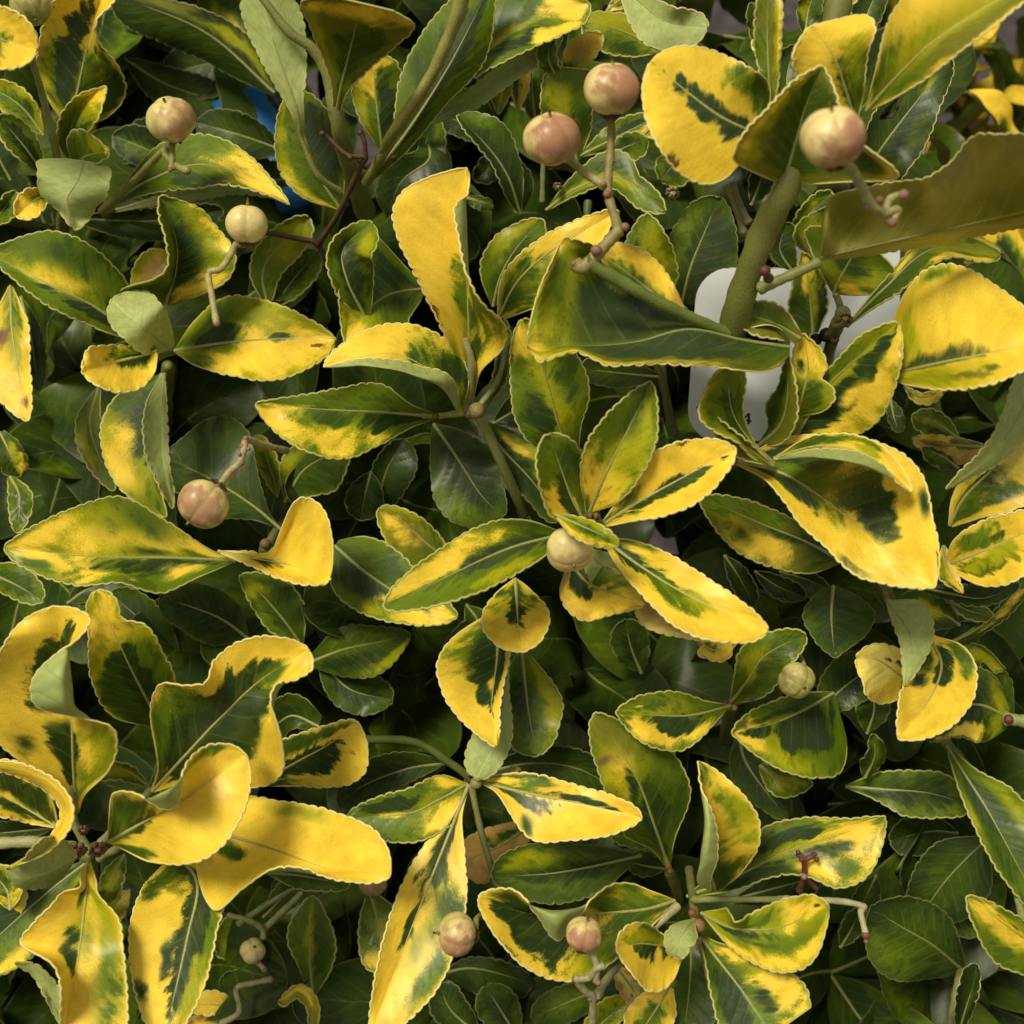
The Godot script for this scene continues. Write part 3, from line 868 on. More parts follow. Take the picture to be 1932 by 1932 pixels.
func fan_shoot() -> void:
	shoot("shoot at upper centre with a tall narrow yellow leaf standing over a round green bud", 898, 775, 6)
	on("Z")
	leaf([886, 752, 4, 885, 640, 14, 882, 520, 22, 877, 318, 26], [[0, 4], [.12, 18], [.3, 48, 1], [.5, 88, 2], [.72, 130, 3], [.84, 134, 2], [.92, 108, 0], [.97, 60, 0], [1, 12]], [[0, 8], [.12, 22, 3], [.22, 64, 8], [.32, 66, 14], [.4, 30, 18, 16, 4], [.5, 4, 19, 6, 6], [.62, -8, 17, 3, 8], [.74, -16, 12, 2, 8], [.83, -20, 7, 0, 5], [.89, 2, 2], [.95, 8], [1, 4]], "Y|L .1 .5 -.4 .2 .16|M 0 .42 -.1 .4 .08|G .3 .6 -.3 .1 .06|G .15 .7 .3 1 .06|Y .02 .3 .5 1 .1|L .05 .25 -1 -.6 .14", {"label": "tall yellow leaf, its right half folded forward", "wav": .4, "teeth": 7.0})
	leaf([822, 786, -4, 720, 778, 2, 600, 772, 6, 485, 760, 8], [[0, 4], [.12, 22], [.3, 60, 3], [.5, 90, 6], [.75, 74, 6], [.93, 36], [1, 0]], [[0, 4], [.15, 20], [.32, 52, -2], [.55, 40, 1], [.8, 18, 1], [1, 0]], "G|L .3 1 -1 -.3 .2|Y .35 1 -1 -.4 .14|Y .78 1 -1 .3 .12|D .05 .42 -.6 .0 .05|M .5 .7 -.35 0 .08", {"pet": [884, 778, 2, 850, 782, -2]})
	leaf([870, 782, 10, 826, 716, 16, 740, 668, 18, 612, 692, 20], [[0, 3], [.2, -20, 5, 16, 12], [.4, 4, 6, 44, 20], [.6, 12, 6, 50, 20], [.8, 2, 4, 24, 10], [1, 0]], [[0, 3], [.15, 50, -3], [.35, 66, -5], [.6, 56, -4], [.85, 36, -2], [1, 0]], "Y|G 0 .48 -.2 1 .14|D .1 .4 .1 .8 .12", {"straight": .3, "label": "yellow leaf folded lengthwise so its lower half shows the pale underside"})
	leaf([800, 545, -14, 735, 556, -6, 690, 590, 2, 650, 642, 8], [[0, 6], [.15, 36, 2], [.4, 70, 4], [.7, 60, 3], [.9, 30], [1, 0]], [[0, 10], [.15, 60, 0], [.3, 122, 4], [.5, 120, 8, 40, -4], [.7, 66, 6], [.9, 24], [1, 0]], "G|D .0 .7 .05 .7 .2|M .2 .6 -.7 0 .2|L .6 1 -1 1 .2|Y .8 1 -.7 .4 .14|L .3 .55 .8 1 .12")
	leaf([690, 600, 2, 655, 530, 8, 648, 470, 8, 700, 420, 6], [[0, 10], [.3, 26, 3], [.7, 24, 3], [1, 0]], [[0, 10], [.25, 40, -3], [.5, 56, -2], [.8, 46, 6], [1, 0]], "G|D .1 .8 -.4 .6 .2|L .7 1 .3 1 .2", {"straight": .2})
	leaf([818, 800, -12, 860, 860, -10, 905, 930, -8, 948, 975, -8], [[0, 4], [.2, 36], [.5, 60], [.8, 40], [1, 0]], [[0, 4], [.15, 30], [.35, 58], [.6, 78], [.85, 60], [1, 0]], "M|D .1 .9 -.7 .8 .2|G .4 .9 .4 1 .2")
	leaf([905, 795, -12, 950, 850, -10, 1010, 915, -10, 1050, 985, -12], [[0, 4], [.2, 34], [.5, 56], [.8, 40], [1, 0]], [[0, 4], [.2, 16], [.5, 30], [.8, 24], [1, 0]], "M|D .1 .9 -.6 .8 .2|L .2 .7 -1 -.3 .2|Y .25 .5 -.6 -.35 .06")
	leaf([915, 770, 0, 938, 724, 2, 950, 680, 0, 948, 600, -4], 14, 16, "G|L .5 1 -.8 .8 .2", {"rim": Color(.42, .4, .12)})
	leaf([930, 800, -20, 1000, 760, -18, 1080, 730, -20], 36, 44, "D|G .3 .9 -.7 .7 .2")
	stem([905, 785, 4, 945, 870, -2, 988, 975, -20, 1010, 1080, -60], 1.25, 1.4, Color(0.30, 0.32, 0.10))
	stem([898, 775, 6, 940, 715, 4, 955, 650, 0], 0.9, 0.7, Color(0.28, 0.30, 0.10))
	stem([884, 778, 4, 890, 690, 12, 878, 640, 14], 1.2, 0.9, Color(0.32, 0.32, 0.12))
	knob(899, 775, 10, 2.1, Color(0.30, 0.23, 0.09)); knob(885, 782, 8, 1.2, Color(0.20, 0.15, 0.05), "scar"); knob(822, 786, -1, 0.9, Color(0.22, 0.1, 0.07), "scar")

func centre_rosette() -> void:
	shoot("star-shaped rosette at the centre, its leaves spreading round a capsule and a small bud", 1118, 985, 24)
	on("Z")
	leaf([1112, 965, 28, 1140, 900, 34, 1180, 820, 38, 1228, 722, 40], [[0, 6], [.15, 34, 2], [.4, 56, 4], [.65, 48, 4], [.88, 24, 2], [1, 0]], [[0, 6], [.15, 44, 2], [.4, 60, 4], [.65, 56, 4], [.88, 28, 2], [1, 0]], "G|L .2 1 -.5 .9 .25|M .45 .95 -.6 .3 .25|Y 0 .42 -1 1 .16|L .3 .6 -.3 1 .2", {"label": "upright oval leaf, green with a yellow base"})
	leaf([1106, 990, 30, 1078, 940, 34, 1058, 885, 38, 1034, 820, 42], [[0, 8, 2], [.2, 46, 6], [.45, 48, 8], [.75, 40, 6], [.93, 22, 2], [1, 0]], [[0, 4], [.2, 16, -2], [.45, 32, -3], [.75, 44, -2], [.92, 28], [1, 0]], "G|M .35 .9 -.1 .8 .15|Y .02 .5 -1 -.3 .1|D .05 .5 -.45 .1 .06|Y .15 .35 .0 .25 .06")
	leaf([1050, 972, 38, 1090, 990, 42, 1130, 1008, 44, 1166, 1026, 44], [[0, 4], [.3, 12, -2], [.6, 16, -2], [.9, 10], [1, 0]], [[0, 4], [.3, 20, 4], [.6, 24, 5], [.9, 14, 2], [1, 0]], "L|G .1 .9 -.5 .5 .2|M .3 .8 -.2 .3 .1|Y .1 .9 .6 1 .1")
	leaf([1135, 992, 28, 1200, 950, 34, 1290, 900, 38, 1386, 848, 40], [[0, 4], [.15, 20, 1], [.35, 58, 2], [.6, 66, 2], [.85, 44, 1], [1, 0]], [[0, 4], [.15, 20, 2], [.4, 46, 5], [.65, 52, 6], [.88, 30, 3], [1, 0]], "Y|G 0 .3 -.7 .4 .14|D .1 .78 -.02 .36 .05|D .4 .72 -.12 .3 .05|M .6 .8 .1 .3 .05", {"label": "bright yellow leaf with a jagged dark green streak, right of the bud"})
	leaf([1140, 1018, 22, 1210, 1070, 28, 1310, 1130, 36, 1448, 1190, 42], [[0, 4], [.15, 34, -1], [.35, 48, 0], [.6, 44, 0], [.85, 26, 0], [1, 0]], [[0, 4], [.12, 22, 3], [.35, 44, 6], [.6, 62, 8], [.85, 46, 5], [1, 0]], "Y|G 0 .3 -1 .2 .12|D .02 .3 -.5 .45 .05|D .25 .62 -.18 .32 .05|G .3 .6 -.1 .4 .1|Y .12 .3 -.8 -.4 .06|L .5 .7 -.2 .2 .1", {"label": "long yellow leaf pointing down right with a broken dark midstreak"})
	leaf([1062, 1008, 24, 960, 1035, 30, 850, 1085, 36, 726, 1146, 40], [[0, 4], [.15, 36, 4], [.4, 52, 6], [.65, 46, 6], [.88, 26, 3], [1, 0]], [[0, 4], [.15, 40, 1], [.35, 58, 1], [.6, 52, 0], [.85, 34, 0], [1, 0]], "G|B 0 .75 -.45 .35 .06|M .0 .5 .3 1 .2|L .3 .7 .3 1 .2|Y .42 1 .12 1 .12|G .5 1 -1 -.1 .12|L .25 .5 -.9 -.5 .1", {"label": "long green leaf with a yellow upper edge reaching down left"})
	leaf([1100, 1035, 18, 1150, 1080, 18, 1205, 1125, 16], [30, 0], [40, 0], "G", {"flip": true})
	leaf([1075, 1060, 14, 1110, 1100, 18, 1160, 1120, 20, 1215, 1142, 20], [[0, 4], [.3, 40], [.7, 36], [1, 0]], [[0, 10], [.15, 50, 2], [.45, 66, 4], [.75, 34, 3], [1, 0]], "T|Y .1 1 -1 1 .2|M .0 .6 -.8 .1 .15|D 0 .4 -.2 .45 .06|G .3 .7 -1 -.2 .2")
	leaf([972, 1092, 6, 975, 1130, 10, 978, 1180, 16, 985, 1228, 20], [[0, 4], [.2, 30, 1], [.5, 58, 2], [.8, 46, 2], [1, 0]], [[0, 4], [.2, 40, 1], [.5, 66, 2], [.8, 52, 2], [1, 0]], "Y|L 0 .45 -1 1 .2|D .0 .62 -.22 .3 .06|M .0 .3 -.7 .8 .12", {"a": .7})
	leaf([1200, 1110, 10, 1240, 1160, 14, 1335, 1208, 16], [[0, 10], [.4, 40], [.8, 20], [1, 0]], [[0, 10], [.3, 30], [.7, 16], [1, 0]], "K|T .1 .9 -.6 .6 .3")
	leaf([1318, 1212, 4, 1345, 1226, 6, 1380, 1232, 8], [22, 0], [18, 0], "Y|G .2 .6 -.5 .3 .2")
	on("E")
	leaf([1330, 680, 8, 1230, 480, 16, 1140, 160, 20, 1030, -110, 24], [[0, 6], [.2, 170, -1], [.4, 220, -2], [.65, 190, -3], [.88, 110, -1], [1, 0]], [[0, 6], [.2, 110], [.4, 210, -1], [.62, 210, -2], [.85, 130, -2], [1, 0]], "G|L .2 .9 -.5 .9 .25|M .15 .6 -.8 -.1 .1|D .12 .5 -.7 -.15 .08|Y .8 1 -1 .6 .14|M .4 .7 .2 .9 .2", {"ribc": Color(.33, .3, .07), "label": "long green leaf behind the rosette, pointing up left"})
	leaf([1810, 210, -8, 1600, 190, -4, 1350, 160, 0], [[0, 4], [.4, 70], [.75, 75], [1, 0]], [[0, 4], [.4, 80], [.75, 80], [1, 0]], "B|M .2 .9 -.7 .7 .3")
	stem([1400, 1040, 18, 1370, 1250, -10, 1330, 1500, -50], 1.6, 2.2)
	scaly_bud(1412, 1020, 30, 1.9, Color(0.26, 0.22, 0.09))
	knob(1475, 1040, 27, 1.1, Color(0.2, 0.13, 0.06), "scar")

func left_shoot() -> void:
	shoot("shoot at left centre, broad mottled leaf pointing left, bright yellow leaf curling right", 500, 1030, -6)
	on("D")
	leaf([1320, 1240, 0, 1000, 1225, 6, 500, 1215, 12, 30, 1165, 14], [[0, 6], [.15, 100, 3], [.32, 195, 6], [.5, 140, 6], [.68, 165, 5], [.88, 110, 3], [1, 0]], [[0, 6], [.12, 60, 0], [.3, 200, 0], [.5, 335, 1], [.7, 270, 2], [.9, 120, 1], [1, 0]], "G|L .2 1 -.3 1 .25|Y .58 1 -1 .1 .14|Y .3 .6 .2 .5 .22|Y .0 .3 .3 1 .14|Y .75 1 0 1 .16|D .15 .62 -.55 -.02 .06|D .3 .45 .05 .2 .06|G .75 .95 -1 -.5 .14|Y .15 .3 -.7 -.3 .08|M .3 .5 .5 1 .2", {"label": "broad mottled leaf pointing left"})
	leaf([1225, 1188, 4, 1450, 1232, 6, 1640, 1268, 10, 1855, 1335, 16], [[0, 5], [.25, 30], [.46, 70, 0], [.52, 290, 5, 90, -4], [.57, 365, 6, 130, -4], [.68, 385, 4], [.8, 350, 3], [.92, 230, 2], [1, 0]], [[0, 5], [.3, 40, 4], [.6, 85, 7], [.85, 70, 6], [1, 0]], "Y|D .3 .52 -.2 .5 .06|L .1 .35 -.8 .2 .12", {"straight": .9, "wav": .2, "label": "bright yellow leaf with its edge curled up"}) 
	leaf([1575, 1060, -10, 1420, 930, -8, 1200, 790, -8, 930, 660, -14], [[0, 6], [.2, 60], [.5, 180], [.8, 150], [1, 0]], [[0, 6], [.15, 30], [.35, 150], [.6, 340, -4], [.85, 300, -6], [1, 60]], "D|M .2 .9 -.8 .8 .3|B .2 .6 .1 .6 .15")
	leaf([910, 190, -14, 850, 400, -10, 830, 700, -6, 930, 990, -6], [[0, 10], [.2, 30], [.5, 10], [.8, 20], [1, 0]], [[0, 10], [.15, 180], [.35, 260, 1], [.6, 230, 2], [.85, 130, 2], [1, 0]], "L|M .0 .45 -1 1 .2|D .15 .62 -.4 .55 .06|Y .35 .9 .3 1 .2|M .0 .3 .4 1 .1|G .8 1 -1 1 .2")
	leaf([925, 190, -8, 905, 420, 0, 915, 680, 2, 970, 940, -2], [[0, 4], [.3, 30], [.7, 30], [1, 0]], [[0, 10], [.2, 80, 3], [.5, 95, 4], [.8, 50, 2], [1, 0]], "G", {"flip": true, "rim": Color(.5, .48, .18)})
	leaf([560, 250, -22, 510, 500, -18, 640, 840, -16], [[0, 6], [.4, 60], [.8, 40], [1, 0]], [[0, 6], [.3, 70], [.6, 90], [.85, 60], [1, 0]], "G|O .0 .5 -.6 .8 .25|L .4 .8 .2 1 .2|N .7 .95 .8 1 .1")
	leaf([1400, 1680, -16, 1250, 1570, -14, 1080, 1500, -12, 900, 1450, -12], [[0, 6], [.3, 150], [.7, 130], [1, 0]], [[0, 6], [.3, 120], [.7, 130], [1, 0]], "M|D .1 .9 -.8 .7 .25")
	leaf([1700, 1720, -14, 1600, 1580, -10, 1480, 1440, -8, 1352, 1325, -6], [[0, 6], [.3, 90], [.6, 90], [.9, 40], [1, 0]], [[0, 6], [.3, 130], [.65, 150], [.9, 70], [1, 0]], "G|M .1 .9 -.5 .8 .2|L .7 1 -.8 .2 .2")
	leaf([1010, 1780, -22, 800, 1580, -22, 620, 1420, -24], 70, 120, "M|B .2 .9 -.6 .6 .2")
	leaf([60, 770, -10, 110, 880, -6, 100, 1080, -4], [[0, 20], [.4, 70], [.8, 50], [1, 0]], [[0, 20], [.4, 60], [.8, 40], [1, 0]], "G|M .2 .8 -.6 .6 .2", {"straight": .8})
	leaf([0, 520, -20, 60, 640, -18, 110, 770, -20], [[0, 30], [.5, 70], [1, 0]], 80, "M|L .3 .9 -.8 .1 .2|Y .6 1 -.9 -.2 .15")
	leaf([-60, 1310, -14, 80, 1370, -10, 240, 1460, -8], [[0, 60], [.4, 110], [.8, 80], [1, 0]], [[0, 60], [.5, 70], [1, 0]], "G|M .1 .8 -.6 .6 .2")
	leaf([1600, 910, -24, 1720, 720, -20, 1960, 600, -16], [[0, 6], [.3, 120], [.7, 120], [1, 0]], [[0, 6], [.3, 140, 0], [.6, 190], [.9, 80], [1, 0]], "G|M .1 .9 -.5 1 .2|L .2 .8 -1 -.5 .2")
	leaf([1560, 880, -26, 1520, 720, -24, 1450, 540, -24], 60, 50, "L|G .2 .8 -.6 .6 .2")
	leaf([380, 1480, -34, 500, 1400, -34, 800, 1300, -36], 90, 100, "M|D .1 .8 -.6 .6 .2")
	stem([1500, 1160, -4, 1560, 1060, -12, 1600, 960, -30, 1610, 640, -24], 1.2, 0.9, Color(.17, .17, .06))
	stem([1500, 1160, -8, 1470, 1400, -40, 1500, 1800, -90], 1.6, 2.2)
	knob(1490, 1145, -2, 1.4, Color(.22, .14, .08))

func lower_left_rosette() -> void:
	shoot("large yellow rosette in the lower left, wavy leaves round two brown scaly buds", 165, 1600, 10)
	on("Z")
	leaf([145, 1532, 14, 139, 1450, 22, 136, 1370, 28, 130, 1280, 32, 100, 1146, 40], [[0, 4], [.1, 20], [.25, 90, 2], [.45, 160, 3], [.7, 150, 4], [.88, 96, 4], [.96, 56], [1, 0]], [[0, 4], [.08, 18, 2], [.18, 64, 5], [.3, 82, 8], [.4, 70, 10], [.46, 10, 11, 50, 14], [.52, -58, 11, 22, 26], [.6, -72, 11, 20, 28], [.68, -62, 11, 22, 26], [.76, -22, 10, 26, 16], [.84, 36, 9], [.92, 62, 5], [.97, 44, 2], [1, 0]], "Y|G .05 .42 -.1 1 .14|L .15 .4 .2 .8 .14|Y .2 .34 .1 .45 .12|D .1 .5 -.42 .1 .05|D .46 .9 -.52 .62 .05|D .3 .42 -.85 -.5 .06|Y .44 .5 -.5 .1 .06|Y .1 .36 -.75 -.35 .08", {"straight": .75, "wav": .2, "label": "wavy yellow and dark green leaf, its right edge folded forward"})
	leaf([305, 1370, 4, 262, 1290, 12, 228, 1220, 18, 182, 1116, 24], [[0, 6], [.2, 70, 2], [.5, 74, 2], [.75, 46, 2], [.92, 30, 1], [1, 0]], [[0, 6], [.2, 60, 2], [.45, 66, 3], [.66, 58, 4], [.76, 24, 3], [.88, 26, 2], [1, 0]], "L|Y .55 1 -1 1 .16|G .1 .66 -.2 1 .16|D .05 .62 -.7 .4 .07|M 0 .5 -1 -.2 .14")
	leaf([288, 1492, 16, 350, 1425, 20, 420, 1350, 26, 495, 1280, 30, 582, 1226, 32], [[0, 4], [.1, 24, 2], [.25, 100, 3], [.38, 124, 5], [.47, 84, 10], [.54, 66, 9], [.64, 84, 4], [.8, 76, 3], [.93, 44, 2], [1, 0]], [[0, 4], [.15, 40, -1], [.3, 116, -2], [.42, 152, 0], [.52, 150, 4], [.62, 104, 9], [.7, 46, 10, 70, 0], [.78, 26, 7, 50, 0], [.9, 36, 3], [1, 0]], "Y|M .0 .5 -1 .5 .12|D .05 .78 -.72 .62 .05|B .2 .7 -.3 .4 .06|G .08 .42 -1 -.5 .16|G .7 .85 -.1 .3 .08|M .2 .3 .75 1 .1|Y .46 .62 .55 1 .06", {"wav": .2, "label": "big wavy leaf with a dark green heart and yellow edge"})
	leaf([206, 1588, 20, 262, 1556, 28, 340, 1510, 38, 462, 1424, 36], [[0, 6], [.08, 40, 2], [.18, 74, 4], [.3, 52, 12, 40, 10], [.4, 4, 12, 60, 28], [.5, 2, 12, 56, 28], [.62, 40, 11, 40, 10], [.78, 56, 4], [.92, 40, 1], [1, 0]], [[0, 4], [.05, 26, 2], [.15, 70, 5], [.38, 112, 7], [.58, 114, 6], [.8, 84, 4], [.94, 44, 1], [1, 0]], "Y|M .0 .3 -1 .0 .14|D .02 .3 -.2 .22 .06|G .55 .95 -1 -.72 .12|M .02 .2 .5 .9 .06|G 0 .16 -.4 .4 .1", {"straight": .7, "wav": .3, "label": "bright yellow leaf at the front, its back edge folded over to show the underside"})
	leaf([372, 1556, 10, 440, 1578, 16, 520, 1604, 22, 620, 1638, 28, 736, 1648, 34], [[0, 30], [.12, 72, -1], [.35, 88, -2], [.6, 104, -3], [.82, 92, -2], [.94, 60, -1], [1, 0]], [[0, 30], [.06, 80, 2], [.14, 126, 5], [.22, 140, 7], [.3, 92, 10], [.4, 44, 12, 54, 4], [.55, 16, 10, 36, 4], [.75, 18, 6], [.92, 18, 2], [1, 0]], "Y|G .0 .14 -1 -.6 .1|D .04 .2 .02 .18 .05|M .1 .25 .1 .3 .05|G .0 .1 .2 .5 .08|L .35 .6 -1 -.75 .1", {"wav": .2, "label": "broad yellow leaf reaching right with a wavy lower edge"})
	on("G")
	leaf([500, 1010, 16, 478, 1250, 26, 440, 1560, 34, 370, 1960, 40], [[0, 6], [.12, 50, 2], [.2, 70, 0], [.32, 190, 0], [.5, 240, 0], [.7, 290, -1], [.9, 330], [1, 330]], [[0, 6], [.1, 40, 2], [.17, 40, 4], [.2, 120, 4], [.3, 190, 5], [.42, 280, 5], [.55, 320, 2], [.62, 160, 6], [.7, 90, 10], [.85, 50, 8], [1, 30]], "Y|L .0 .5 -.2 .3 .2|G .3 .9 -.9 -.15 .2|Y .34 .7 -.5 -.3 .16|Y .6 1 -.4 0 .16|D .42 .66 .05 .38 .06|M .1 .3 .1 .3 .06|L .2 .5 -1 -.5 .2", {"b": .4, "label": "yellow leaf mottled green hanging at the bottom edge"})
	leaf([372, 1980, 24, 300, 1820, 26, 200, 1640, 28, 90, 1590, 30], [[0, 10], [.4, 20], [1, 0]], [[0, 60], [.4, 70], [.8, 30], [1, 0]], "G", {"flip": true})
	leaf([520, 1000, 8, 260, 1200, 12, 0, 1430, 14, -260, 1660, 16], [[0, 6], [.3, 130, 3], [.6, 210, 4], [.85, 150, 3], [1, 0]], [[0, 6], [.25, 70], [.6, 130], [1, 0]], "M|B .05 .9 -.1 .9 .1|L .1 .8 -1 -.35 .2|Y .4 1 -1 -.6 .14|G .2 .7 -.6 -.1 .15")
	leaf([1000, 990, 10, 1110, 1150, 16, 1050, 1460, 24, 930, 1990, 32], [[0, 20], [.2, 140, 2], [.4, 150, 2], [.7, 150, 2], [.95, 90, 1], [1, 60]], [[0, 60], [.12, 260, 2], [.3, 320, 2], [.5, 320, 1], [.75, 240, 1], [.93, 140], [1, 80]], "Y|G .0 1 -1 -.12 .12|D .05 .82 -.7 .22 .05|D .5 .7 .15 .42 .05|M 0 .25 .1 1 .12|Y .25 .5 .3 .8 .1|M .12 .3 .75 1 .1|L .6 1 -1 -.4 .14|D .75 .85 .7 1 .05", {"straight": .6, "label": "long leaf half yellow, half dark green, at the bottom edge"})
	# the cup-shaped leaf: its outside below the rim, its inside to the left
	leaf([430, 985, 22, 280, 1075, 26, 130, 1110, 26, 40, 1060, 26], [[0, 10], [.3, 60, -8], [.7, 60, -6], [1, 0]], [[0, 60], [.15, 150, 10], [.4, 180, 14], [.7, 110, 10], [1, 0]], "G", {"flip": true, "label": "cupped leaf showing its pale outside"})
	leaf([330, 830, 8, 180, 740, 4, 0, 640, 4, -240, 560, 6], [[0, 6], [.3, 70, 4], [.7, 120, 6], [1, 0]], [[0, 6], [.2, 130, 8], [.5, 200, 10], [.8, 150, 6], [1, 0]], "Y|M .0 .7 -.6 .9 .16|D .05 .7 .1 .72 .05|D .1 .9 -.45 -.1 .05|Y .2 .8 -.1 .12 .08")
	leaf([60, 1050, 32, 260, 950, 35, 385, 780, 36, 330, 620, 34, 150, 510, 30, -80, 460, 26], [[0, 6], [.3, 36, -3], [.6, 46, -6], [.85, 40, -4], [1, 20]], [[0, 5], [.3, 20, 1], [.6, 26, 1], [.85, 24, 1], [1, 10]], "Y|L 0 .2 -.9 .9 .15", {"straight": 0.0, "rib": 0.01, "label": "yellow rim of the cupped leaf", "wav": .2})
	leaf([60, 1290, 20, 40, 1180, 18, -60, 1060, 16], 90, 100, "L|Y .2 .6 -.9 .9 .15|M .3 .9 -.6 .6 .2")
	leaf([130, 1130, 16, 90, 1250, 14, 40, 1330, 12], [50, 0], [40, 0], "Y|M .2 .7 -.4 .4 .2")
	leaf([300, 830, 2, 100, 850, 0, -120, 870, 0], 60, 60, "M|D .1 .8 -.5 .5 .2")
	leaf([840, 600, 6, 700, 510, 10, 480, 520, 14], [[0, 6], [.4, 50], [1, 0]], [[0, 6], [.5, 40], [1, 0]], "G|L .2 .8 -.6 .6 .2")
	leaf([1480, 570, -4, 1650, 470, 0, 1850, 360, 4, 2010, 240, 6], [[0, 30], [.2, 130, -2], [.5, 130, -2], [.85, 70, -1], [1, 0]], [[0, 30], [.25, 120, 2], [.5, 210, 4], [.75, 250, 4], [.92, 160, 2], [1, 0]], "Y|M .0 1 -1 -.35 .14|D .02 .78 -.25 .55 .05|M 0 .3 .3 1 .14")
	leaf([1790, 260, -8, 1640, 200, -10, 1500, 280, -14, 1430, 180, -10], [[0, 30], [.5, 80], [1, 0]], [[0, 60], [.4, 120, 4], [.8, 90], [1, 0]], "M|D .2 .8 -.6 .6 .2")
	leaf([1500, 1080, -4, 1700, 1100, 0, 1960, 1150, 2], [[0, 10], [.5, 60], [1, 0]], [[0, 10], [.4, 70], [.8, 50], [1, 0]], "G|M .1 .9 -.5 .5 .2")
	stem([500, 960, 12, 420, 800, 14, 408, 620, 18, 410, 400, 22], 1.0, 0.7, Color(.30, .32, .12))
	stem([500, 980, 10, 700, 780, 12, 850, 610, 14], 1.1, 0.9, Color(.29, .31, .11))
	stem([560, 1000, 10, 680, 930, 14, 790, 830, 20], 1.0, 0.8, Color(.32, .33, .13))
	stem([-60, 920, 14, 200, 910, 14, 420, 940, 10], 1.5, 1.2, Color(.42, .42, .20))
	stem([500, 980, 8, 520, 1250, -30, 640, 1700, -90], 2.0, 2.4)
	scaly_bud(440, 950, 20, 1.7, Color(0.34, 0.22, 0.12))
	scaly_bud(555, 945, 20, 1.6, Color(0.33, 0.20, 0.12))
	scaly_bud(470, 840, 20, 1.0, Color(0.28, 0.16, 0.1))

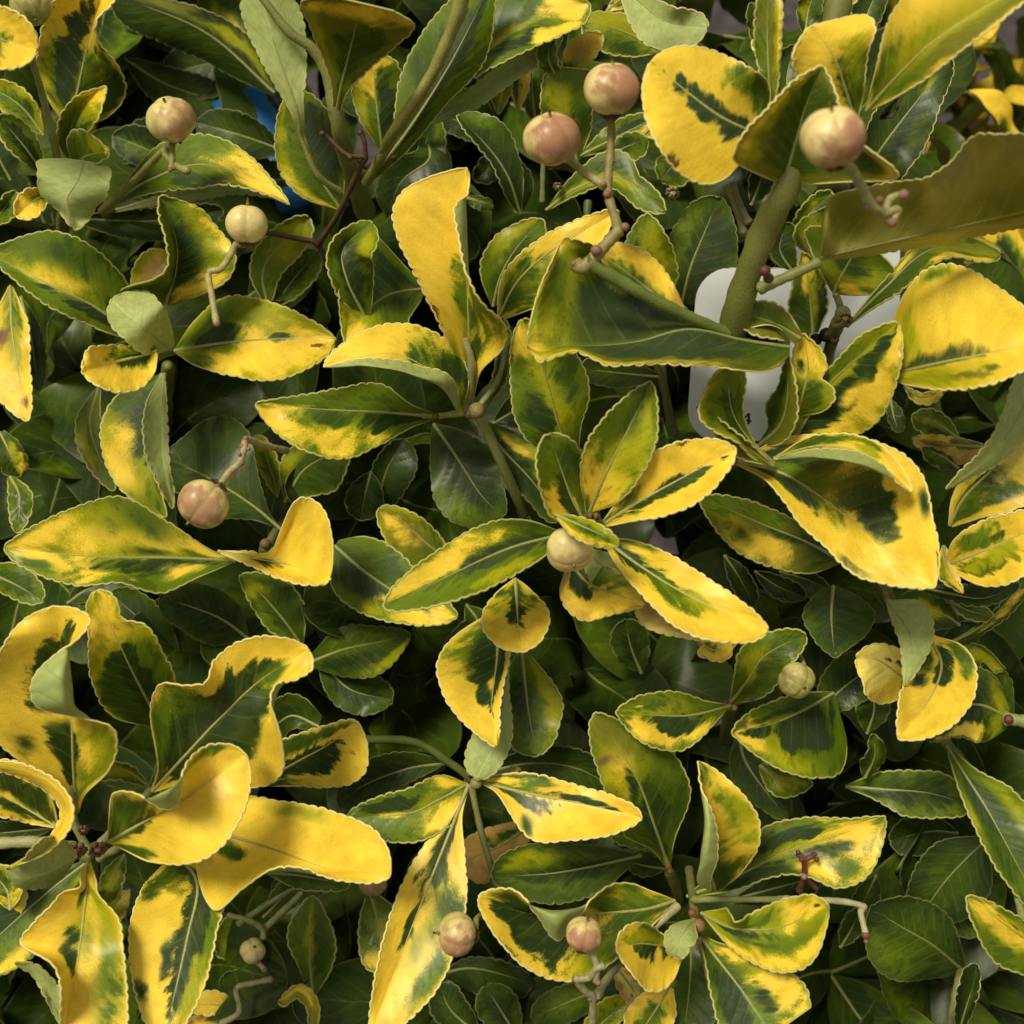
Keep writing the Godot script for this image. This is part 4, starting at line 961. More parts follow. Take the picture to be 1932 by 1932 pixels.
func lower_middle_shoot() -> void:
	shoot("shoot below the centre whose leaves fan out left, right and down from one node", 895, 1470, 2)
	on("H")
	leaf([715, 585, 4, 560, 670, 8, 380, 750, 10, 40, 775, 10], [[0, 6], [.15, 130, 3], [.35, 160, 4], [.65, 150, 3], [.9, 90, 2], [1, 0]], [[0, 6], [.15, 110], [.35, 130], [.65, 120], [.9, 60], [1, 0]], "G|L .1 .5 -.3 .4 .22|D .4 .9 .1 .8 .06|Y .15 .4 -.9 -.2 .16|Y .0 .22 .3 1 .12|D .06 .3 -.1 .12 .05|Y .5 .75 -.1 .1 .1")
	leaf([785, 572, 6, 1050, 635, 12, 1380, 700, 16, 1692, 772, 20], [[0, 6], [.12, 70, -1], [.3, 110, -1], [.6, 90, 0], [.85, 70, 0], [1, 0]], [[0, 6], [.12, 40, 2], [.3, 200, 4], [.4, 250, 5], [.55, 225, 6], [.8, 150, 4], [.94, 70, 2], [1, 0]], "Y|M .0 .45 -1 -.25 .12|D .1 .42 .05 .42 .05|D .42 .82 -.45 -.05 .05|G .0 .42 -.8 0 .1|Y .0 .25 -.8 -.3 .1|M .3 .36 .6 1 .05|N .38 .4 .28 .4 .03", {"label": "bright yellow leaf with dark streaks, right of the node"})
	leaf([722, 590, 6, 610, 870, 12, 470, 1220, 18, 180, 1960, 28], [[0, 6], [.12, 30], [.25, 120, 1], [.4, 220, 2], [.55, 260, 3], [.75, 260, 3], [.93, 160, 2], [1, 60]], [[0, 6], [.12, 20], [.25, 90, 0], [.4, 130, 0], [.6, 130, 2], [.8, 90, 3], [1, 20]], "Y|D .06 .42 -.5 .62 .06|D .4 .68 -.06 .3 .05|G .38 .6 -1 -.25 .16|M .4 .5 -.95 -.2 .1|Y .1 .34 -1 -.45 .1|G .65 .9 -1 -.6 .12|L .55 .7 -.4 -.1 .12|Y .14 .3 .55 1 .1", {"straight": .5, "label": "long leaf hanging down left, dark at its stalk and yellow below"})
	leaf([1690, 985, -8, 1400, 1050, -4, 1150, 1090, -2, 855, 1100, 0], [[0, 6], [.3, 140, 2], [.6, 170, 3], [.85, 110, 2], [1, 0]], [[0, 6], [.3, 110], [.6, 170], [.85, 140], [1, 0]], "M|G .2 .9 -.6 .8 .22|D .1 .8 -.4 .3 .2|L .6 .9 .3 .8 .2")
	leaf([1050, 830, -26, 900, 930, -24, 740, 1010, -26, 790, 1140, -26], [[0, 60], [.5, 100], [1, 0]], [[0, 60], [.4, 120], [.8, 80], [1, 0]], "T|M .1 .45 .1 .6 .1")
	on("Z")
	leaf([940, 1150, 2, 938, 1240, 8, 928, 1330, 14, 936, 1408, 18], [[0, 4], [.2, 22, 0], [.5, 18, 2], [.8, 12, 1], [1, 0]], [[0, 4], [.2, 80, 2], [.4, 110, 3], [.65, 88, 3], [.88, 40, 2], [1, 0]], "Y|M .0 .45 -1 1 .12|D .05 .72 -.8 .5 .05|Y .25 .95 .55 1 .12|G .0 .4 .5 1 .14|Y .5 .62 -.1 .1 .05", {"straight": .8})
	leaf([957, 1228, 0, 950, 1310, 4, 938, 1390, 8, 900, 1468, 12], [[0, 3], [.3, 8], [.6, 24], [.85, 26], [1, 0]], [[0, 3], [.4, 10], [.7, 42], [.9, 34], [1, 0]], "G", {"flip": true})
	leaf([985, 1232, -10, 992, 1300, -6, 1000, 1360, -4, 1015, 1424, -2], [[0, 10], [.2, 36], [.5, 64], [.8, 46], [1, 0]], [[0, 10], [.2, 36], [.5, 46], [.8, 46], [1, 0]], "G|M .1 .8 -.3 .8 .2|D .3 .7 -.1 .7 .12|L .1 .9 -1 -.5 .2", {"a": .5})
	leaf([840, 1440, -16, 770, 1450, -14, 690, 1480, -14, 640, 1520, -16], 30, 40, "M|D .2 .9 -.6 .6 .2")
	leaf([905, 1460, -14, 1000, 1440, -14, 1090, 1450, -14, 1180, 1500, -16], 34, 50, "D|M .2 .8 -.6 .6 .2")
	leaf([985, 1475, -2, 975, 1465, 2, 965, 1448, 4], [10, 0], [10, 0], "T|Y .1 .9 -.8 .8 .2")
	stem([890, 1470, 4, 850, 1440, -6, 780, 1400, -16, 660, 1395, -30], 1.0, 1.2, Color(.11, .14, .03))
	on("H")
	stem([735, 590, 6, 800, 880, 2, 885, 1160, -6], 0.85, 0.85, Color(.30, .31, .12))
	knob(765, 578, 8, 1.5, Color(.34, .28, .12)); knob(725, 520, 6, 1.1, Color(.2, .12, .06), "scar")
	stem([740, 560, 2, 720, 700, -30, 760, 1000, -80], 1.6, 2.0)
	# leaves lower down on the same branch
	leaf([165, 1180, -22, 200, 1300, -20, 230, 1460, -18, 230, 1645, -14], [[0, 10], [.3, 110], [.6, 90], [.85, 60], [1, 0]], [[0, 10], [.3, 90], [.6, 120], [.85, 100], [1, 0]], "G|L .3 .8 -.6 .6 .25|Y .72 1 -.9 .9 .16|M .4 .7 .1 .8 .2")
	leaf([100, 700, -26, 300, 560, -24, 590, 460, -20], [[0, 10], [.5, 90], [1, 0]], [[0, 10], [.5, 50], [1, 0]], "M|D .2 .8 -.6 .6 .2")

func upper_right_oval_shoot() -> void:
	shoot("shoot right of lower centre with an upright broad oval leaf nicked at its edge", 1262, 1642, -8)
	on("H")
	leaf([1850, 1065, -6, 1770, 830, 2, 1660, 540, 8, 1440, 185, 12], [[0, 4], [.15, 60], [.28, 170, 0], [.5, 190, 1], [.72, 160, 2], [.9, 100, 1], [1, 0]], [[0, 4], [.15, 80], [.35, 240, -1], [.55, 250, -1], [.78, 160, -1], [.92, 70], [1, 0]], "G|L .4 1 -1 .6 .22|M .1 .6 -.3 1 .2|D .15 .55 -.2 .45 .06|Y .55 .8 -.6 0 .2|D .45 .62 -.35 -.02 .05|O .75 1 -.8 .8 .2|N .72 .76 -1 -.5 .03", {"pet": [1860, 1110, -10]})
	leaf([1830, 1060, -22, 1700, 1040, -20, 1620, 1010, -22], 60, 80, "M|D .2 .8 -.6 .6 .2")
	leaf([1830, 930, -24, 1650, 880, -24, 1530, 870, -24], 60, 60, "M")
	stem([1850, 1080, -8, 1890, 1180, -20, 1940, 1400, -70], 1.3, 1.6)
	knob(1853, 1072, -4, 0.9, Color(.2, .08, .05), "scar")

func lower_right_rosette() -> void:
	shoot("rosette at lower right of centre with a V-folded yellow and green leaf", 1312, 1740, 10)
	on("H")
	leaf([1880, 1240, 6, 1700, 1290, 10, 1400, 1310, 14, 1080, 1310, 20, 778, 1235, 26], [[0, 6], [.15, 120, 3], [.3, 260, 6], [.5, 370, 8], [.7, 330, 7], [.88, 190, 4], [1, 0]], [[0, 6], [.1, 80, -2], [.22, 150, -2], [.32, 150, 2], [.42, 80, 10, 70, 6], [.52, -60, 12, 74, 24], [.6, -140, 12, 76, 32], [.7, 0, 12, 66, 22], [.8, 100, 8], [.9, 90, 3], [.97, 50], [1, 0]], "Y|M .0 .42 -1 1 .14|D .42 .9 -.72 .4 .05|G .05 .36 .1 1 .2|D .5 .85 -.5 .6 .06|L .3 .5 -1 -.6 .14|G .18 .36 -1 -.6 .14|M .75 .95 .4 1 .14", {"straight": .8, "wav": .2, "label": "leaf folded into a V over a dark green heart with a yellow rim"})
	leaf([1925, 1490, 8, 1800, 1490, 14, 1690, 1480, 20, 1555, 1500, 26], [[0, 60, 4], [.15, 190, 8], [.4, 260, 10], [.65, 230, 8], [.88, 120, 4], [1, 0]], [[0, 10], [.15, 20, 0], [.4, 80, -2], [.65, 115, -1], [.88, 85], [1, 0]], "Y|G .0 .75 .3 1 .14|D .05 .72 -.38 .35 .06|L .1 .8 .0 .7 .16|Y .3 .42 -.5 -.1 .05", {"a": .5})
	leaf([1990, 1345, 12, 1940, 1400, 18, 1900, 1480, 20, 1920, 1560, 20], [[0, 4], [.4, 80], [.8, 50], [1, 0]], [[0, 4], [.4, 70, 0], [.75, 70], [1, 0]], "G", {"flip": true})
	on("I")
	leaf([195, 1185, 8, 150, 1000, 16, 150, 760, 20, 100, 462, 22], [[0, 20, 4], [.08, 10, 10, 150, 14], [.25, -55, 13, 90, 20], [.5, -45, 11, 40, 18], [.75, 0, 8, 20, 8], [1, 0]], [[0, 30], [.08, 150, 2], [.25, 270, 3], [.5, 290, 3], [.75, 190, 2], [.93, 80], [1, 0]], "Y|G .0 .35 -1 1 .14|M .0 .25 0 1 .14|G .35 .75 .3 .8 .22|L .4 .7 .6 1 .2|G .85 1 -.5 .6 .12", {"straight": .6, "label": "yellow leaf folded lengthwise, its pale underside on the left"})
	leaf([40, 1215, -2, 300, 1110, 4, 620, 955, 8, 950, 850, 12, 1148, 768, 14], [[0, 6], [.2, 80, -1], [.4, 170, -2], [.65, 140, -1], [.85, 60], [1, 0]], [[0, 6], [.2, 60, 1], [.4, 90, 2], [.55, 160, 4], [.68, 280, 5], [.82, 270, 5], [.93, 150, 2], [1, 0]], "G|M .0 .6 -1 1 .2|L .4 .9 -.4 .6 .2|Y .7 1 -.9 1 .14|D .35 .72 -.8 -.25 .05|D .45 .82 .1 .42 .05|D .2 .5 .3 1 .1|Y .55 .7 .4 .8 .12", {"label": "green leaf with a yellow squared tip behind a brown dry stalk"})
	leaf([120, 1310, 6, 300, 1390, 14, 560, 1390, 20, 830, 1265, 26], [[0, 6], [.12, 60, -1], [.2, 90, 2], [.28, 30, 8], [.38, 80, 1], [.6, 140, 0], [.85, 110, 0], [.96, 50], [1, 0]], [[0, 6], [.15, 60, 2], [.35, 160, 5], [.6, 250, 7], [.8, 240, 6], [.94, 120, 3], [1, 0]], "L|G .1 1 .1 .9 .25|Y .6 1 -1 .1 .16|Y .2 .9 .6 1 .16|D .15 .5 .1 .35 .06|D .3 .55 .35 .5 .05|G .3 .6 -.9 -.2 .2|Y .35 .5 .4 .9 .12|D .9 .94 -.5 -.3 .03", {"straight": .6, "label": "yellow-green streaked leaf reaching right from the node"})
	leaf([110, 1430, 6, 190, 1540, 12, 330, 1720, 18, 520, 1990, 24], [[0, 6], [.15, 60], [.35, 170, 1], [.6, 260, 2], [.85, 300, 2], [1, 260]], [[0, 6], [.2, 60, 1], [.45, 150, 2], [.75, 220, 2], [1, 180]], "G|M .0 .7 -.3 1 .16|D .3 .8 0 .8 .06|L .2 .9 -1 -.3 .2|Y .5 1 -1 -.3 .14|Y .15 .4 -1 -.3 .14|D .62 .85 -.45 -.1 .06", {"label": "leaf running off the bottom edge, green left and yellow right"})
	on("Z")
	leaf([1300, 1752, -10, 1303, 1830, -6, 1290, 1960, -2], 60, 60, "B|M .2 .9 -.6 .6 .2|L .1 .9 .5 1 .2")
	leaf([1320, 1780, -12, 1355, 1830, -8, 1370, 1900, -6], 24, 24, "G|L .2 .8 -.6 .6 .2")
	leaf([1262, 1860, -4, 1240, 1900, 0, 1200, 1960, 4], [[0, 10], [.5, 40], [1, 0]], [[0, 10], [.5, 40], [1, 0]], "Y|G .3 .9 -.6 .5 .2")
	stem([1318, 1770, 8, 1335, 1830, 2, 1362, 1960, -14], 0.9, 1.0, Color(.34, .34, .14))
	stem([1312, 1740, 8, 1308, 1700, 2, 1300, 1640, -10], 1.1, 1.1, Color(.20, .2, .06))
	stem([1312, 1745, 8, 1290, 1800, -30, 1250, 1900, -90], 1.7, 2.2)
	knob(1317, 1746, 12, 1.7, Color(.30, .18, .09)); knob(1306, 1722, 12, 1.0, Color(.26, .08, .05), "scar")
	stem([1306, 1697, 6, 1400, 1697, 4, 1480, 1697, 2], 0.8, 0.8, Color(.28, .31, .10), "bare_stalk")
	stem([1480, 1697, 2, 1580, 1700, 12, 1628, 1710, 16, 1624, 1722, 16, 1634, 1765, 18], 0.85, 0.7, Color(.46, .45, .26), "bare_stalk")
	knob(1629, 1711, 16, 0.95, Color(.42, .38, .2), "joint"); knob(1633, 1764, 18, 0.95, Color(.2, .09, .06), "scar"); knob(1634, 1776, 18, 0.6, Color(.24, .13, .08), "scar")
	stem([1508, 1680, 8, 1518, 1652, 11], 0.8, 0.65, Color(.16, .05, .03), "dead_stalk")
	stem([1540, 1676, 10, 1520, 1652, 12, 1518, 1620, 14], 0.6, 0.7, Color(.16, .05, .03), "dead_stalk")
	stem([1505, 1610, 14, 1520, 1620, 14, 1536, 1614, 14], 0.65, 0.65, Color(.17, .06, .04), "dead_stalk")
	for k in [[1506, 1608], [1512, 1622], [1537, 1612], [1541, 1622]]:
		knob(k[0], k[1], 14.5, 0.6, Color(.13, .05, .03), "scar")
	knob(1517, 1654, 13.4, 0.8, Color(.34, .2, .14), "scar")

func right_lower_shoot() -> void:
	shoot("right-hand shoot with a bright yellow folded leaf hanging under a pale triangular leaf", 1665, 1105, 4)
	on("F")
	leaf([1165, 1465, 10, 1260, 1600, 18, 1300, 1720, 22, 1262, 1935, 24], [[0, 10], [.15, 140, 0], [.35, 150, 0], [.6, 100, 0], [.85, 50], [1, 0]], [[0, 10], [.2, 40], [.5, 60], [.8, 30], [1, 0]], "G", {"flip": true, "label": "pale triangular leaf seen from below"})
	on("Z")
	leaf([1752, 1200, 6, 1776, 1255, 12, 1752, 1320, 20, 1696, 1392, 30], [[0, 10], [.15, 50, 2], [.4, 72, 4], [.65, 66, 4], [.88, 40, 2], [1, 0]], [[0, 10], [.15, 30, 0], [.4, 50, 2], [.65, 50, 4], [.88, 22, 2], [1, 0]], "Y|D .1 .42 -.35 .2 .06|M .12 .3 .3 .8 .1|G .2 .4 .5 1 .12|D .4 .52 .4 .9 .06|G .1 .35 -1 -.6 .14", {"straight": .4, "label": "bright yellow leaf with a dark blotch near its base"})
	leaf([1730, 1300, 2, 1690, 1268, 8, 1655, 1245, 12, 1617, 1240, 14], [[0, 10], [.3, 62, 3], [.6, 66, 4], [.85, 40, 2], [1, 0]], [[0, 10], [.3, 46], [.6, 34], [.85, 24], [1, 0]], "Y|K .4 1 -1 1 .3|D .1 .42 .25 .5 .05|M .0 .2 -.3 .3 .1")
	stem([1658, 1106, 4, 1668, 1120, 8, 1676, 1138, 10], 1.0, 0.7, Color(.22, .19, .06))
	leaf([1902, 1355, -2, 1850, 1330, 2, 1800, 1340, 4, 1755, 1398, 8], [[0, 20], [.2, 60, 2], [.5, 70, 3], [.8, 30, 2], [1, 0]], [[0, 20], [.2, 60], [.5, 70], [.8, 40], [1, 0]], "M|D .0 .9 -.6 .8 .1|Y .3 .95 -1 -.55 .12|L .0 .2 -1 1 .15", {"label": "dark green leaf with yellow lower edge"})
	leaf([1905, 1350, -8, 1870, 1300, -6, 1850, 1250, -4, 1895, 1262, -2], [[0, 10], [.4, 40], [.8, 40], [1, 0]], [[0, 10], [.4, 40], [.8, 20], [1, 0]], "M|L .4 1 -.8 .8 .2|D .1 .7 -.5 .5 .2")
	stem([1896, 1356, 2, 1940, 1362, 4, 1990, 1370, 6], 1.6, 1.6, Color(.28, .33, .12))
	knob(1903, 1357, 4, 1.2, Color(.15, .05, .04), "scar")
	leaf([1540, 1345, -14, 1600, 1290, -14, 1660, 1250, -16], 50, 44, "M|D .2 .8 -.6 .6 .2")
	leaf([1810, 1180, -14, 1780, 1160, -14, 1700, 1130, -16], 40, 30, "M|L .2 .8 -.4 .4 .2")
	stem([1665, 1105, 2, 1700, 1180, -40, 1740, 1300, -90], 1.7, 2.2)

func broad_leaf_shoot() -> void:
	shoot("shoot low on the right with a broad oval dark-hearted leaf under a small green capsule", 1385, 1332, -8)
	on("I")
	leaf([860, 75, -6, 700, 165, 2, 520, 245, 8, 300, 300, 12], [[0, 30], [.06, 260, 1], [.22, 400, 3], [.45, 370, 5], [.7, 260, 4], [.9, 120, 2], [1, 0]], [[0, 10], [.2, 70, -1], [.45, 110, -2], [.75, 100, -1], [.93, 50], [1, 0]], "G|M .1 .6 .1 1 .2|L .5 1 -1 .4 .16|Y .76 1 -1 .6 .12|L .3 .75 -1 -.7 .12|G .0 .45 -1 -.6 .14|D .1 .66 -.62 .02 .06|B .15 .6 -.6 -.1 .06|D .6 .9 -.28 .06 .05|D .3 .75 .2 .5 .1|N .86 .9 .2 .8 .03", {"straight": .8, "label": "broad oval leaf with a dark green heart"})
	leaf([280, 145, 0, 80, 195, 6, -100, 200, 10, -355, 180, 14], [[0, 4], [.2, 90, 2], [.45, 190, 3], [.75, 160, 3], [.93, 70], [1, 0]], [[0, 4], [.2, 60], [.45, 130], [.75, 110], [.93, 50], [1, 0]], "G|L .4 1 0 1 .2|Y .4 1 -1 -.1 .14|Y .1 .4 -1 -.4 .14|D .2 .72 -.55 .02 .05|G .5 .9 .3 1 .2|K .78 .84 .4 .5 .04", {"label": "yellow and green leaf left of the small green capsule"})
	leaf([285, 125, -2, 380, 0, 4, 480, -140, 8, 700, -260, 10], [[0, 6], [.2, 70, 1], [.45, 120, 1], [.75, 90], [1, 0]], [[0, 6], [.2, 110, 2], [.45, 150, 2], [.75, 110, 1], [1, 0]], "G|M .1 .9 -.5 .8 .25|L .3 .6 -.8 .2 .2")
	leaf([330, 300, -20, 380, 480, -18, 600, 780, -18], [[0, 20], [.3, 90], [.7, 90], [1, 0]], [[0, 20], [.4, 110], [.8, 70], [1, 0]], "M|B .1 .9 -.7 .7 .2")
	leaf([450, 480, -10, 560, 560, -6, 735, 590, -4], [[0, 20], [.4, 50], [1, 0]], [[0, 20], [.5, 90], [.85, 50], [1, 0]], "G|L .2 .9 -.6 .6 .2")
	leaf([1040, 545, -8, 1090, 430, -4, 1080, 310, -2], [[0, 20], [.3, 60, 1], [.6, 36, 4], [.9, 20], [1, 0]], [[0, 20], [.3, 40, -2], [.6, 60, -2], [.9, 40], [1, 0]], "M|G .2 .9 -.5 .6 .2")
	leaf([1050, 300, -16, 1090, 150, -14, 1040, 30, -14], 100, 90, "M|D .2 .8 -.6 .6 .2")
	stem([285, 135, -4, 350, 115, 0, 420, 100, 4], 0.9, 0.8, Color(.24, .22, .08))
	stem([285, 140, -6, 260, 300, -40, 240, 500, -90], 1.6, 2.0)
	knob(305, 155, -1, 0.9, Color(.33, .3, .1)); knob(280, 132, -2, 0.9, Color(.14, .06, .04), "scar")

func label_shoot() -> void:
	shoot("leafy shoot in front of the white plant label with a big yellow leaf below it", 1405, 855, 12)
	on("F")
	leaf([310, 690, 14, 560, 745, 20, 800, 890, 28, 1080, 1110, 36, 1425, 1385, 46], [[0, 6], [.15, 190, 1], [.3, 320, 2], [.45, 430, 2], [.6, 470, 2], [.72, 420, 3], [.83, 290, 3], [.93, 170, 2], [1, 0]], [[0, 6], [.12, 50, 3], [.25, 120, 6], [.4, 190, 8], [.52, 200, 8], [.7, 220, 8], [.85, 140, 5], [.95, 60, 2], [1, 0]], "Y|G .0 .5 -.5 .4 .14|B .03 .4 .08 .62 .05|D .0 .42 -.75 -.25 .08|D .4 .66 -.55 -.1 .05|D .52 .74 -.4 -.02 .05|O .3 .5 -.6 0 .16|L .05 .2 .55 1 .16|B .62 .75 .82 1 .05|D .72 .8 -1 -.8 .05|K .72 1 .1 1 .25", {"b": .6, "label": "very large yellow leaf with a jagged dark green midzone"})
	leaf([530, 668, 28, 780, 600, 36, 1040, 645, 41, 1295, 850, 44], [[0, 10], [.2, 50, -2], [.45, 76, -3], [.7, 84, -2], [.9, 56, -1], [1, 0]], [[0, 6], [.15, 10, 7, 60, 16], [.35, 20, 8, 120, 26], [.55, 10, 8, 130, 26], [.75, 0, 6, 70, 16], [.92, 10, 3], [1, 0]], "Y|G .0 .45 -1 .2 .14|M .1 .4 -.8 0 .1|G .45 .72 -1 -.6 .1|L .5 .7 -.6 -.1 .1", {"wav": .3, "label": "leaf folded lengthwise, pale underside above and yellow tip right"})
	leaf([525, 690, 22, 400, 580, 26, 290, 400, 28, 262, 145, 32], [[0, 10, 2], [.12, 50, 5], [.35, 60, 8, 20, 2], [.5, 130, 9, 40, 2], [.66, 180, 9], [.85, 120, 4], [.95, 70], [1, 0]], [[0, 10], [.2, 10, -2], [.4, 30, -2], [.6, 60, -2], [.85, 100, -1], [.95, 70], [1, 0]], "L|G .2 1 -.9 1 .2|D .3 .8 -.35 .35 .08|M .4 .7 -.3 .4 .1", {"label": "upright green leaf with a dark centre in front of the label"})
	leaf([520, 705, 26, 380, 600, 30, 230, 480, 31, 100, 380, 31], [[0, 6], [.3, 70, 0], [.6, 60, 0], [.85, 30], [1, 0]], [[0, 6], [.3, 20, 2], [.6, 20, 2], [1, 0]], "O", {"flip": false, "rim": Color(.5, .46, .14)})
	leaf([440, 592, 16, 560, 480, 20, 605, 320, 24, 606, 90, 26], [[0, 6], [.2, 40, -2], [.45, 110, -4], [.7, 50, -3], [1, 0]], [[0, 6], [.15, 70, 2], [.4, 70, 4], [.7, 40, 3], [.9, 20], [1, 0]], "G|O .1 .9 -.2 1 .25|M .2 .8 -1 -.2 .2", {"straight": .2})
	leaf([650, 430, 16, 690, 300, 20, 720, 150, 22, 690, -30, 24], [[0, 10], [.3, 50], [.7, 80], [1, 20]], [[0, 10], [.12, 130, 2], [.28, 175, 3], [.42, 150, 3], [.5, 76, 2], [.6, 100, 2], [.8, 80, 1], [1, 10]], "L|G .0 .5 -1 1 .2|Y .5 1 -.8 1 .25|M .1 .4 0 .6 .2|D .55 .7 -.7 -.3 .08", {"b": .4, "label": "olive-yellow leaf with a brown-edged bite"})
	leaf([650, 540, 14, 830, 260, 20, 1000, 100, 26, 1215, -95, 32], [[0, 30], [.2, 60], [.5, 60, 0], [.75, 80, 0], [.93, 40], [1, 0]], [[0, 20], [.12, 160, 2], [.3, 310, 5], [.5, 330, 6], [.75, 230, 5], [.93, 110, 2], [1, 0]], "L|Y .1 1 .35 1 .12|D .0 .5 .0 .55 .06|D .3 .62 .08 .4 .05|D .55 .92 .05 .45 .06|D .4 .7 -.8 -.35 .06|Y .35 .55 .3 .5 .08|G .2 .9 -1 -.1 .2", {"label": "large leaf with dark green blocks and a yellow right edge"})
	leaf([905, 1240, 6, 700, 1130, 12, 450, 1030, 16, 118, 885, 18], [[0, 20], [.15, 150, 2], [.4, 200, 4], [.65, 190, 5], [.88, 100, 3], [1, 0]], [[0, 20], [.2, 60], [.45, 90], [.7, 90], [.9, 50], [1, 0]], "O|M .0 .3 -1 1 .2|Y .28 .85 -1 -.15 .2|D .2 .6 -.2 .1 .1|G .4 1 0 1 .2|M .6 .72 -.7 -.3 .12|G .8 1 -1 1 .2", {"label": "green leaf with a golden lower half under the big yellow leaf"})
	leaf([860, 1380, -6, 850, 1520, -2, 855, 1650, 2, 868, 1780, 4], [[0, 20], [.15, 150], [.4, 240], [.7, 190], [.9, 80], [1, 0]], [[0, 20], [.15, 100], [.4, 155], [.7, 110], [.9, 50], [1, 0]], "M|D .1 .9 -.7 .6 .25|B .0 .9 .0 .5 .15", {"a": .5})
	leaf([420, 1300, -12, 560, 1390, -12, 700, 1440, -14], 60, 60, "D|M .2 .8 -.6 .6 .2")
	leaf([250, 1210, -14, 330, 1330, -12, 415, 1490, -10], 60, 60, "D|M .2 .8 -.6 .6 .2")
	leaf([560, 1300, -20, 700, 1340, -22, 830, 1390, -22], 40, 90, "M|D .2 .8 -.6 .6 .2")
	leaf([320, 1660, -2, 230, 1700, 2, 105, 1760, 6], [[0, 30], [.4, 70], [.8, 50], [1, 0]], [[0, 20], [.5, 30], [1, 0]], "Y|G .0 .4 -.6 .6 .2")
	stem([300, 690, 14, 160, 610, 4, 60, 560, -14], 1.6, 1.9, Color(.17, .16, .06))
	stem([400, 690, 10, 460, 800, -30, 520, 1000, -80], 1.8, 2.4)

func near_stem() -> void:
	shoot("thick green stem at upper right carrying a wavy dark leaf and blurred near leaves", 1390, 600, 30)
	on("Z")
	stem([1375, 660, 22, 1398, 560, 32, 1440, 440, 40, 1490, 340, 46, 1530, 200, 44, 1570, 60, 40, 1600, -80, 36], 3.2, 2.7, Color(.17, .185, .04))
	stem([1372, 630, 28, 1300, 598, 34, 1200, 548, 40, 1105, 492, 44], 1.3, 1.5, Color(.17, .22, .045), "peduncle")
	stem([1432, 545, 36, 1490, 520, 36, 1545, 495, 38], 1.3, 1.1, Color(.24, .26, .08), "petiole")
	stem([1403, 440, 34, 1388, 390, 30, 1370, 350, 30], 0.8, 0.7, Color(.26, .26, .09), "petiole")
	stem([1412, 420, 34, 1395, 385, 34, 1382, 345, 36], 0.9, 0.7, Color(.2, .19, .1), "petiole")
	stem([1480, 345, 44, 1540, 340, 46, 1600, 352, 46], 1.2, 0.9, Color(.17, .17, .05), "petiole")
	knob(1443, 511, 43, 1.3, Color(.11, .045, .02), "scar"); knob(1450, 525, 40, 1.2, Color(.14, .06, .03), "scar")
	leaf([1490, 655, 28, 1400, 642, 30, 1300, 622, 34, 1200, 646, 36, 1100, 654, 40, 995, 648, 46], [[0, 14], [.03, 36, 3], [.09, 52, 7, 34, 0], [.18, 56, 12, 40, 1], [.28, 60, 9, 40, 2], [.385, 66, 16, 48, 3], [.49, 52, 12, 36, 2], [.59, 40, 15, 30, 4], [.69, 36, 11], [.76, 20, 6], [.82, 8, 3], [.89, 20, 6], [.95, 30, 8], [1, 8]], [[0, 12], [.03, 30, 1], [.09, 36, 1, 20, -6], [.18, 20, -4, 14, -8], [.25, 10, -9, 8, -9], [.385, 34, -15, 22, -12], [.5, 88, -17, 56, -20], [.6, 150, -10, 90, -26], [.72, 180, -19, 110, -24], [.81, 198, -8, 130, -22], [.86, 201, -10, 130, -18], [.89, 186, -12, 116, -12], [.92, 150, -7, 92, -8], [.96, 102, -3], [.985, 52, -1], [1, 12]], "M|O .0 .9 -1 -.5 .2|G .5 1 .3 1 .2|B .1 .85 -.75 .55 .06|L .8 1 -.9 .9 .16|G .86 .94 .3 .8 .08|B .62 .84 -.1 .6 .05|Y .93 1 -1 .2 .08|Y .3 .98 -1 -.88 .08|Y .8 1 .9 1 .06|B .45 .75 -.3 .3 .05", {"straight": .85, "wav": 1.6, "rim": Color(.80, .68, .25), "teeth": 9.0, "pitch": 22.0, "ribc": Color(.26, .3, .1), "label": "big wavy dark leaf with a yellow front edge"})
	leaf([1290, 600, 30, 1240, 560, 32, 1190, 520, 32, 1120, 470, 34], [[0, 6], [.5, 10], [1, 0]], [[0, 10], [.3, 40, -1], [.6, 52, -1], [.85, 36], [1, 0]], "T|Y .1 .9 -.2 1 .25|G .1 .9 -1 .2 .2")
	leaf([1508, 638, 26, 1460, 610, 28, 1395, 590, 28], [[0, 10], [.5, 30, 2], [.85, 26, 1], [1, 0]], [[0, 10], [.5, 34, 0], [.85, 26], [1, 0]], "O|G .2 .9 -.5 .8 .2", {"rim": Color(.55, .5, .2)})
	leaf([1438, 258, 42, 1350, 215, 48, 1228, 118, 52], [[0, 10], [.1, 100, 4], [.3, 130, 6], [.6, 110, 6], [.85, 70, 3], [1, 0]], [[0, 10], [.12, 90, 0], [.35, 106, 0], [.6, 96, 0], [.85, 66], [1, 0]], "Y|B .05 .78 -.2 .22 .06|G .0 .5 .45 1 .14|M .0 .3 .6 1 .1", {"b": .4, "wav": 1.2, "label": "round yellow leaf with a dark wedge at its heart"})
	leaf([1478, 348, 46, 1500, 270, 52, 1520, 200, 56, 1550, 128, 60], [[0, 16, 3], [.05, 92, 9, 40, 2], [.15, 104, 11, 44, 2], [.35, 92, 11, 44, 2], [.6, 60, 8], [.85, 32, 3], [1, 0]], [[0, 10], [.15, 100, 2], [.3, 196, 4], [.38, 192, 5], [.5, 120, 5], [.7, 68, 4], [.88, 36, 2], [1, 0]], "O|M .05 .97 -.6 .8 .14|L .0 .9 -1 -.66 .1|Y .0 .95 -1 -.84 .08|Y .2 .5 .9 1 .08", {"wav": .5, "rim": Color(.78, .68, .25), "teeth": 8.0, "label": "olive leaf with scalloped yellow edge behind the nearest capsule"})
	on("C")
